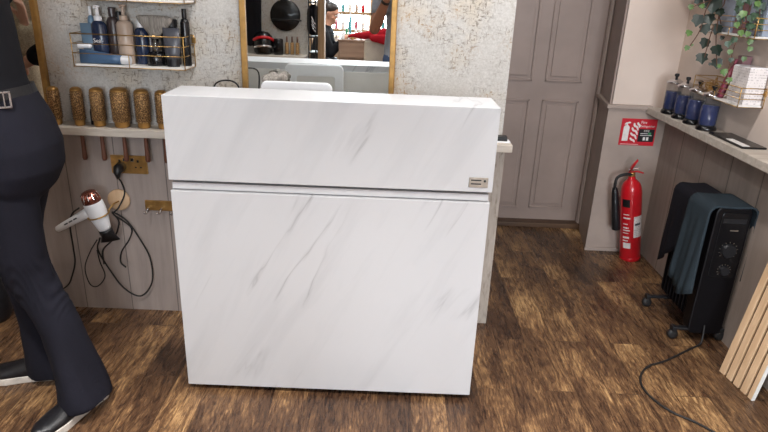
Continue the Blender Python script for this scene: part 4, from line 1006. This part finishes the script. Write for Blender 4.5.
b = BM(); tube(b, [(cx, cyy, .62), (cx, cyy, .75), (cx, cyy, .92), (cx, cyy, 1.05), (cx, cyy, 1.20), (cx, cyy, 1.34), (cx, cyy, 1.42), (cx, cyy, 1.44)], [(.19, .125), (.19, .13), (.185, .125), (.16, .115), (.165, .12), (.175, .11), (.09, .07), (.06, .06)], n=28, ref=xs_)
limb(b, [sh1, el1], [.062, .056]); limb(b, [el1, el1.lerp(wr1, .8)], [.056, .042]); limb(b, [sh2, el2], [.062, .056]); limb(b, [el2, el2.lerp(wr2, .8)], [.056, .042])
obj('cardigan', fuse(b, .008, 5), 'beige_cloth', cu, smooth=True)
b = BM()
for hx in (-.09, .09): limb(b, [(cx+hx, cyy, .80), (cx+hx, cyy+.01, .48), (cx+hx, cyy, .06)], [.10, .075, .06])
obj('trousers', fuse(b, .009, 4), 'cream_cloth', cu, smooth=True)
for hx in (-.09, .09): shoe(cu, (cx+hx, cyy-.07, 0), (cx+hx*1.1, cyy+.19, 0), detail=False)

# --- photographer behind the camera, seen in the main mirror
ph = thing('person', (.13, -.36, 0), 'person in grey top and jeans holding up a phone, seen in the main mirror', 'person')
cx, cyy = .13, -.36; b = BM()
tube(b, [(cx, cyy, .84), (cx, cyy, .96), (cx, cyy, 1.10), (cx, cyy, 1.26), (cx, cyy, 1.38), (cx, cyy, 1.45), (cx, cyy, 1.50)], [(.16, .10), (.165, .11), (.145, .10), (.165, .10), (.18, .10), (.11, .07), (.055, .055)], n=24, ref=xs_)
limb(b, [(cx, cyy, 1.46), (cx, cyy+.02, 1.58)], [.056, .054]); HC = V((cx, cyy+.03, 1.67)); HF = V((-.05, 1, -.35)); head(b, HC, HF)
sh1 = V((cx-.20, cyy, 1.40)); el1 = V((-.135, -.24, 1.085)); wr1 = V((-.045, -.085, 1.315))
sh2 = V((cx+.20, cyy, 1.40)); el2 = V((.42, -.24, 1.10)); wr2 = V((.125, -.085, 1.315))
for s_, e, w_ in ((sh1, el1, wr1), (sh2, el2, wr2)):
    limb(b, [s_, s_.lerp(e, .5), e], [.055, .050, .042]); limb(b, [e, e.lerp(w_, .35), w_], [.043, .046, .028])
hand(b, wr1, (.12, .28, .95), (1, .1, 0), -1, .6, .16); hand(b, wr2, (-.12, .28, .95), (-1, .1, 0), 1, .6, .16)
for hx in (-.09, .09):
    limb(b, [(cx+hx, cyy, .88), (cx+hx, cyy, .48)], [.095, .06]); limb(b, [(cx+hx, cyy, .48), (cx+hx, cyy, .08)], [.06, .04])
obj('body', fuse(b, .006, 5), 'skin_dark', ph, smooth=True); face_parts(ph, HC, HF); hair(ph, HC, HF, 'hair_dark')
b = BM(); tube(b, [(cx, cyy, .84), (cx, cyy, .96), (cx, cyy, 1.10), (cx, cyy, 1.26), (cx, cyy, 1.39), (cx, cyy, 1.47), (cx, cyy, 1.49)], [(.185, .13), (.185, .13), (.172, .125), (.185, .125), (.195, .115), (.10, .075), (.066, .066)], n=28, ref=xs_)
limb(b, [sh1, sh1.lerp(el1, .55)], [.070, .064]); limb(b, [sh2, sh2.lerp(el2, .55)], [.070, .064])
obj('grey_top', fuse(b, .008, 5), 'grey_cloth', ph, smooth=True)
b = BM()
tube(b, [(cx, cyy, .95), (cx, cyy, .90), (cx, cyy, .82), (cx, cyy, .78)], [(.17, .12), (.18, .125), (.17, .115), (.12, .08)], n=24, ref=xs_)
for hx in (-.09, .09): limb(b, [(cx+hx, cyy, .84), (cx+hx, cyy, .48), (cx+hx, cyy, .07)], [.105, .08, .07])
obj('jeans', fuse(b, .009, 4), 'denim', ph, smooth=True)
for hx in (-.09, .09): shoe(ph, (cx+hx, cyy-.08, 0), (cx+hx*1.2, cyy+.19, 0), up='white', detail=False)
obj('wrist_watch', tb([wr1.lerp(el1, .12)+V((0, 0, 0)), wr1.lerp(el1, .05)], .034, n=20), 'black', ph)
fo_ = thing('phone', (.0, -.016, 1.33), 'black phone held up by the person in grey', 'phone')
obj('case', bx(-.045, .105, -.021, -.012, 1.345, 1.418), 'gloss_black', fo_, bevel=.002)
obj('screen', bx(-.040, .100, -.0216, -.021, 1.35, 1.413), 'charcoal', fo_)

# --- seated woman with hair bun at the far counter, seen in the main mirror
sx, sy = -.81, -2.62
se = thing('person', (sx, sy, 0), 'person in black with dark hair in a bun, seated, seen in the main mirror', 'person')
b = BM(); HF = V((1, .25, -.45)); HC = V((sx+.10, sy, 1.09))
tube(b, [(sx-.02, sy, .46), (sx-.02, sy, .55), (sx-.01, sy, .68), (sx+.02, sy, .82), (sx+.04, sy, .90), (sx+.06, sy, .95)], [(.17, .12), (.165, .12), (.13, .09), (.155, .10), (.14, .085), (.05, .05)], n=24, ref=sd)
limb(b, [(sx+.05, sy, .92), (sx+.08, sy, 1.02)], [.05, .05]); head(b, HC, HF)
for q in (-1, 1):
    s_ = V((sx+.03, sy+.16*q, .88)); e = V((sx+.12, sy+.21*q, .66)); w_ = V((sx+.29, sy+.10*q, .845))
    limb(b, [s_, e], [.046, .037]); limb(b, [e, w_], [.037, .025]); hand(b, w_, (1, -.3*q, -.1), (0, 0, -1), q, .6)
    limb(b, [(sx, sy+.09*q, .51), (sx+.10, sy+.12*q, .50)], [.085, .07]); limb(b, [(sx+.10, sy+.12*q, .50), (sx+.08, sy+.12*q, .08)], [.058, .036])
obj('body', fuse(b, .006, 5), 'skin', se, smooth=True); face_parts(se, HC, HF); hair(se, HC, HF, 'hair_dark', bun=True)
b = BM(); tube(b, [(sx-.02, sy, .50), (sx-.02, sy, .60), (sx-.01, sy, .70), (sx+.02, sy, .82), (sx+.04, sy, .905), (sx+.055, sy, .945), (sx+.06, sy, .96)], [(.185, .13), (.17, .125), (.155, .115), (.175, .12), (.16, .10), (.075, .065), (.06, .06)], n=28, ref=sd)
for q in (-1, 1):
    s_ = V((sx+.03, sy+.16*q, .88)); e = V((sx+.12, sy+.21*q, .66)); w_ = V((sx+.29, sy+.10*q, .845)); limb(b, [s_, e], [.062, .052]); limb(b, [e, e.lerp(w_, .75)], [.052, .038])
obj('black_top', fuse(b, .008, 5), 'black_cloth', se, smooth=True)
b = BM(); tube(b, [(sx-.02, sy, .56), (sx-.02, sy, .50), (sx-.02, sy, .462)], [(.18, .135), (.19, .14), (.17, .12)], n=24, ref=sd)
for q in (-1, 1): limb(b, [(sx, sy+.09*q, .53), (sx+.11, sy+.12*q, .52), (sx+.09, sy+.12*q, .42), (sx+.08, sy+.12*q, .09)], [.095, .08, .07, .05])
obj('trousers', fuse(b, .009, 4), 'charcoal', se, smooth=True)
for q in (-1, 1): shoe(se, (sx+.0, sy+.12*q, 0), (sx+.24, sy+.13*q, 0), detail=False)
pf = thing('round_stool', (sx-.03, sy, 0), 'round black padded stool under the seated person, seen in the mirror', 'stool')
obj('seat', lt(sx-.03, sy, [(.15, .33), (.17, .335), (.17, .38), (.15, .395)], n=32), 'leather', pf, smooth=True)
obj('post', lt(sx-.03, sy, [(.025, .03), (.025, .34)], n=16), 'chrome', pf); obj('base', lt(sx-.03, sy, [(.19, 0), (.19, .01), (.04, .03)], n=32), 'chrome', pf)

# ---------------------------------------------------------------- things of the room seen in the main mirror
cb2 = thing('cabinet', (-.38, -2.60, 0), 'taupe wooden cabinet crowded with bottles behind the camera, seen in the mirror', 'cabinet')
obj('body', bx(-.60, -.14, -2.80, -2.40, .02, .80), 'brown_box', cb2, bevel=.003)
obj('top', bx(-.61, -.13, -2.81, -2.39, .80, .82), 'brown_box', cb2, bevel=.003)
for z0, z1 in ((.42, .60), (.62, .785), (.06, .40)): obj('drawer', bx(-.59, -.15, -2.40, -2.385, z0, z1), 'brown_box', cb2, bevel=.003)
rnd = random.Random(9); used = []
cols = ['white', 'green_pl', 'teal', 'gold', 'paper', 'tan', 'white', 'pink', 'green_pl', 'tan', 'white', 'teal']
names = {'white': 'white', 'green_pl': 'green', 'teal': 'teal', 'gold': 'gold', 'paper': 'off white', 'tan': 'beige', 'pink': 'pink'}
place = ['at its left end', 'left of its middle', 'in its middle', 'right of its middle', 'near its right end']
for i, m in enumerate(cols):
    x = -.55+.034*i+rnd.uniform(-.004, .004); y = -2.45-.10*(i % 3); h = rnd.uniform(.07, .15)
    if i == 2: h = .30
    row = ('front row', 'middle row', 'back row')[i % 3]
    bottle('pump_bottle', x, y, .82, .015, h, m, '%s bottle on the taupe cabinet %s, %s' % (names[m] if i != 2 else 'tall teal', place[min(4, i*5//12)], row), 'cap', 'white', 1, .007, 'bottles crowded on the taupe cabinet')
# stylist chair with cream cloth and a red jacket
ch = thing('salon_chair', (-.03, -1.1, 0), 'cream padded salon chair with a red jacket over it, seen in the mirror', 'chair')
obj('seat', bx(-.24, .18, -1.30, -.90, .46, .56), 'cream_cloth', ch, bevel=.03, seg=3)
obj('backrest', bx(-.24, .18, -.90, -.82, .56, .955), 'cream_cloth', ch, bevel=.03, seg=3)
for sx_ in (-.24, .145): obj('armrest', bx(sx_, sx_+.035, -1.28, -.92, .62, .66), 'black', ch, bevel=.006); 
obj('post', lt(-.03, -1.1, [(.035, .04), (.035, .46)], n=20), 'chrome', ch); obj('base', lt(-.03, -1.1, [(.26, 0), (.26, .015), (.06, .04)], n=36), 'chrome', ch)
b = BM()
tube(b, [(-.33, -.84, .985), (-.25, -.85, .985), (-.18, -.86, .995), (-.05, -.86, 1.01), (.12, -.86, 1.0)], [(.018, .02), (.03, .035), (.036, .04), (.05, .05), (.04, .04)], n=16, rnd=True)
tube(b, [(-.16, -.80, .97), (-.05, -.79, .96), (.10, -.80, .965)], [(.03, .02), (.045, .02), (.04, .02)], n=14, ref=(0, 0, 1), rnd=True)
tube(b, [(-.34, -.84, .985), (-.375, -.83, .978)], [.016, .014], n=12, rnd=True)
obj('red_jacket', fuse(b, .008, 4), 'red_cloth', None, smooth=True, label='red jacket thrown over the cream salon chair, seen in the mirror', cat='jacket')
# wall stub dressing: black gowns, round mirror, shelf, hood, brushes
WY = -.63
obj('stub_shelf', bx(-1.36, -.72, WY+.001, WY+.16, .80, .825), 'shelf', bevel=.002, label='shelf on the papered stub wall carrying brushes and a helmet, seen in the mirror', cat='shelf')
b = BM()
for k, x in enumerate((-1.30, -1.245, -1.19, -1.14)):
    tube(b, [(x+.03, WY+.05, 1.62), (x+.005, WY+.06, 1.45), (x-.01, WY+.06, 1.2), (x-.012, WY+.055, .93)], [(.022, .02), (.05, .035), (.055, .035), (.05, .03)], n=14, ref=(1, 0, 0), rnd=True)
obj('black_gown', fuse(b, .009, 4), 'black_cloth', None, smooth=True, label='black salon gown hanging on the papered stub wall, seen in the mirror', cat='gown')
t = thing('round_hand_mirror', (-.905, WY, 1.01), 'round black backed mirror hanging on the papered stub wall, seen in the mirror', 'mirror')
Rb = M.Rotation(R(-90), 4, 'X')
obj('back', lt(0, 0, [(.118, 0), (.128, .006), (.128, .016), (.118, .022), (0, .026)], n=44, mat=M.Translation((-.905, WY+.001, 1.143)) @ Rb), 'gloss_black', t, smooth=True)
obj('handle', bx(-1.02, -.765, WY+.022, WY+.038, 1.098, 1.112), 'black', t, bevel=.004)
t = thing('helmet', (-1.075, WY+.08, .825), 'black helmet with red and silver stripes on the stub wall shelf, seen in the mirror', 'helmet')
hx, hy, hz = -1.085, WY+.085, .825
obj('shell', lt(hx, hy, [(.06, hz), (.078, hz+.02), (.088, hz+.07), (.088, hz+.11), (.074, hz+.15), (.045, hz+.178), (.001, hz+.188)], n=36), 'gloss_black', t, smooth=True)
b = BM(); tube(b, [V((hx+.089*cos(a), hy+.089*sin(a), hz+.11+.035*sin(a*1.2))) for a in [R(-20+12*k) for k in range(14)]], (.012), n=10, rnd=True); obj('stripe', b, 'red', t, smooth=True)
b = BM(); tube(b, [V((hx+.087*cos(a), hy+.087*sin(a), hz+.055+.02*sin(a*1.2))) for a in [R(-10+11*k) for k in range(14)]], (.011), n=10, rnd=True); obj('stripe', b, 'chrome', t, smooth=True)
obj('black_tub', lt(-.955, WY+.09, [(.036, .825), (.040, .83), (.040, .945), (.036, .955)], n=28), 'gloss_black', smooth=True, label='black tub between the helmet and the wooden brushes, seen in the mirror', cat='tub')
for i, x in enumerate((-.885, -.84, -.795)):
    t = thing('round_brush', (x, WY+.08, .825), 'wooden round brush on the papered stub wall shelf, %s' % ('next to the black tub', 'middle of the three', 'farthest from the black tub')[i], 'hairbrush', 'brushes on the stub wall shelf')
    obj('barrel', lt(x, WY+.08, [(.015, .83), (.0165, .84), (.0165, .92), (.012, .928)], n=20), 'bristle', t, smooth=True)
    obj('handle', lt(x, WY+.08, [(.007, .926), (.008, .95), (.006, .975), (.001, .978)], n=14), 'walnut', t, smooth=True)
tr = thing('tool_trolley', (-.64, WY-.06, 0), 'tall black salon trolley beside the oak post, seen in the mirror', 'trolley')
b = BM()
for x in (-.700, -.642):
    for y in (WY-.10, WY+.06): tube(b, [(x, y, .04), (x, y, 1.62)], .006, n=8)
obj('upright_frame', b, 'black', tr)
for z in (.30, .60, .84, .97, 1.25, 1.5): obj('tray', bx(-.704, -.638, WY-.105, WY+.065, z, z+.012), 'black', tr, bevel=.002)
for x in (-.694, -.648):
    for y in (WY-.10, WY+.06): obj('castor', lt(x, y, [(.014, 0), (.018, .01), (.018, .03), (.01, .04)], n=14), 'rubber', tr)
obj('black_cloth_bundle', tb([(-.672, WY-.02, 1.045), (-.672, WY-.02, 1.18)], [(.028, .06), (.028, .06)], n=20, rnd=True), 'black_cloth', smooth=True, label='black bundle of cloth on the tall trolley, seen in the mirror', cat='cloth')
for i in range(3):
    obj('hair_clip_strip', tb(spl([(-.675, WY+.068, 1.085+.03*i), (-.66, WY+.072, 1.045+.03*i), (-.642, WY+.070, 1.02+.03*i)]), .005, n=8), 'chrome', smooth=True, label='curved chrome clip hanging on the trolley, %s of the three, seen in the mirror' % ('lowest', 'middle', 'topmost')[i], cat='clip', group='chrome clips on the trolley')
struct('trim_9', bx(-.632, -.575, WY-.10, WY-.02, 0, CEIL), 'beam')
# display shelf with bottles before the shop window
ds = thing('display_shelf', (-.2, -3.7, 0), 'wooden display shelf with rows of small bottles before the shop window, seen in the mirror', 'shelf unit')
for z in (.62, .82, 1.04, 1.30): obj('shelf_board', bx(-1.05, .55, -3.78, -3.55, z, z+.035), 'beam', ds, bevel=.003)
for x in (-1.08, -.28, .55): obj('side_panel', bx(x, x+.03, -3.78, -3.55, 0, 1.5), 'beam', ds)
kinds = ['white', 'pink', 'teal', 'tan', 'red', 'paper']
kn = ['white', 'pink', 'teal', 'beige', 'red', 'off white']
rnd = random.Random(4); proto = {}
for zi, z in enumerate((.655, .855, 1.075, 1.335)):
    for k in range(17):
        x = -1.0+.088*k+.01*(k > 7)
        if abs(x+.265) < .035: continue
        i = rnd.randrange(6)
        lab = '%s bottle on the %s board of the window display shelf, seen in the mirror' % (kn[i], ('lowest', 'second', 'third', 'top')[zi])
        g_ = '%s bottles on the %s display board' % (kn[i], ('lowest', 'second', 'third', 'top')[zi])
        if i not in proto:
            proto[i] = obj('shelf_bottle', lt(x, -3.66, [(.022, z), (.024, z+.004), (.024, z+.08), (.010, z+.095), (.010, z+.115), (.008, z+.118)], n=16), kinds[i], smooth=True, label=lab, cat='bottle', group=g_)
        else:
            c = proto[i].copy(); COL.objects.link(c); c.location = (x, -3.66, z); c['label'] = lab; c['group'] = g_
# dark bag on the floor behind the standing person
t = thing('bag', (-1.66, 2.25, 0), 'black bag on the floor by the wall behind the standing person', 'bag')
obj('body', fuse(tb([(-1.66, 2.25, .05), (-1.66, 2.25, .12), (-1.66, 2.25, .19)], [(.075, .08), (.08, .085), (.06, .05)], n=20, ref=(1, 0, 0), rnd=True), .008, 2), 'leather', t, smooth=True)
obj('strap', tb(spl([(-1.70, 2.25, .22), (-1.69, 2.25, .30), (-1.63, 2.25, .30), (-1.62, 2.25, .22)]), .006, n=8), 'leather', t, smooth=True)
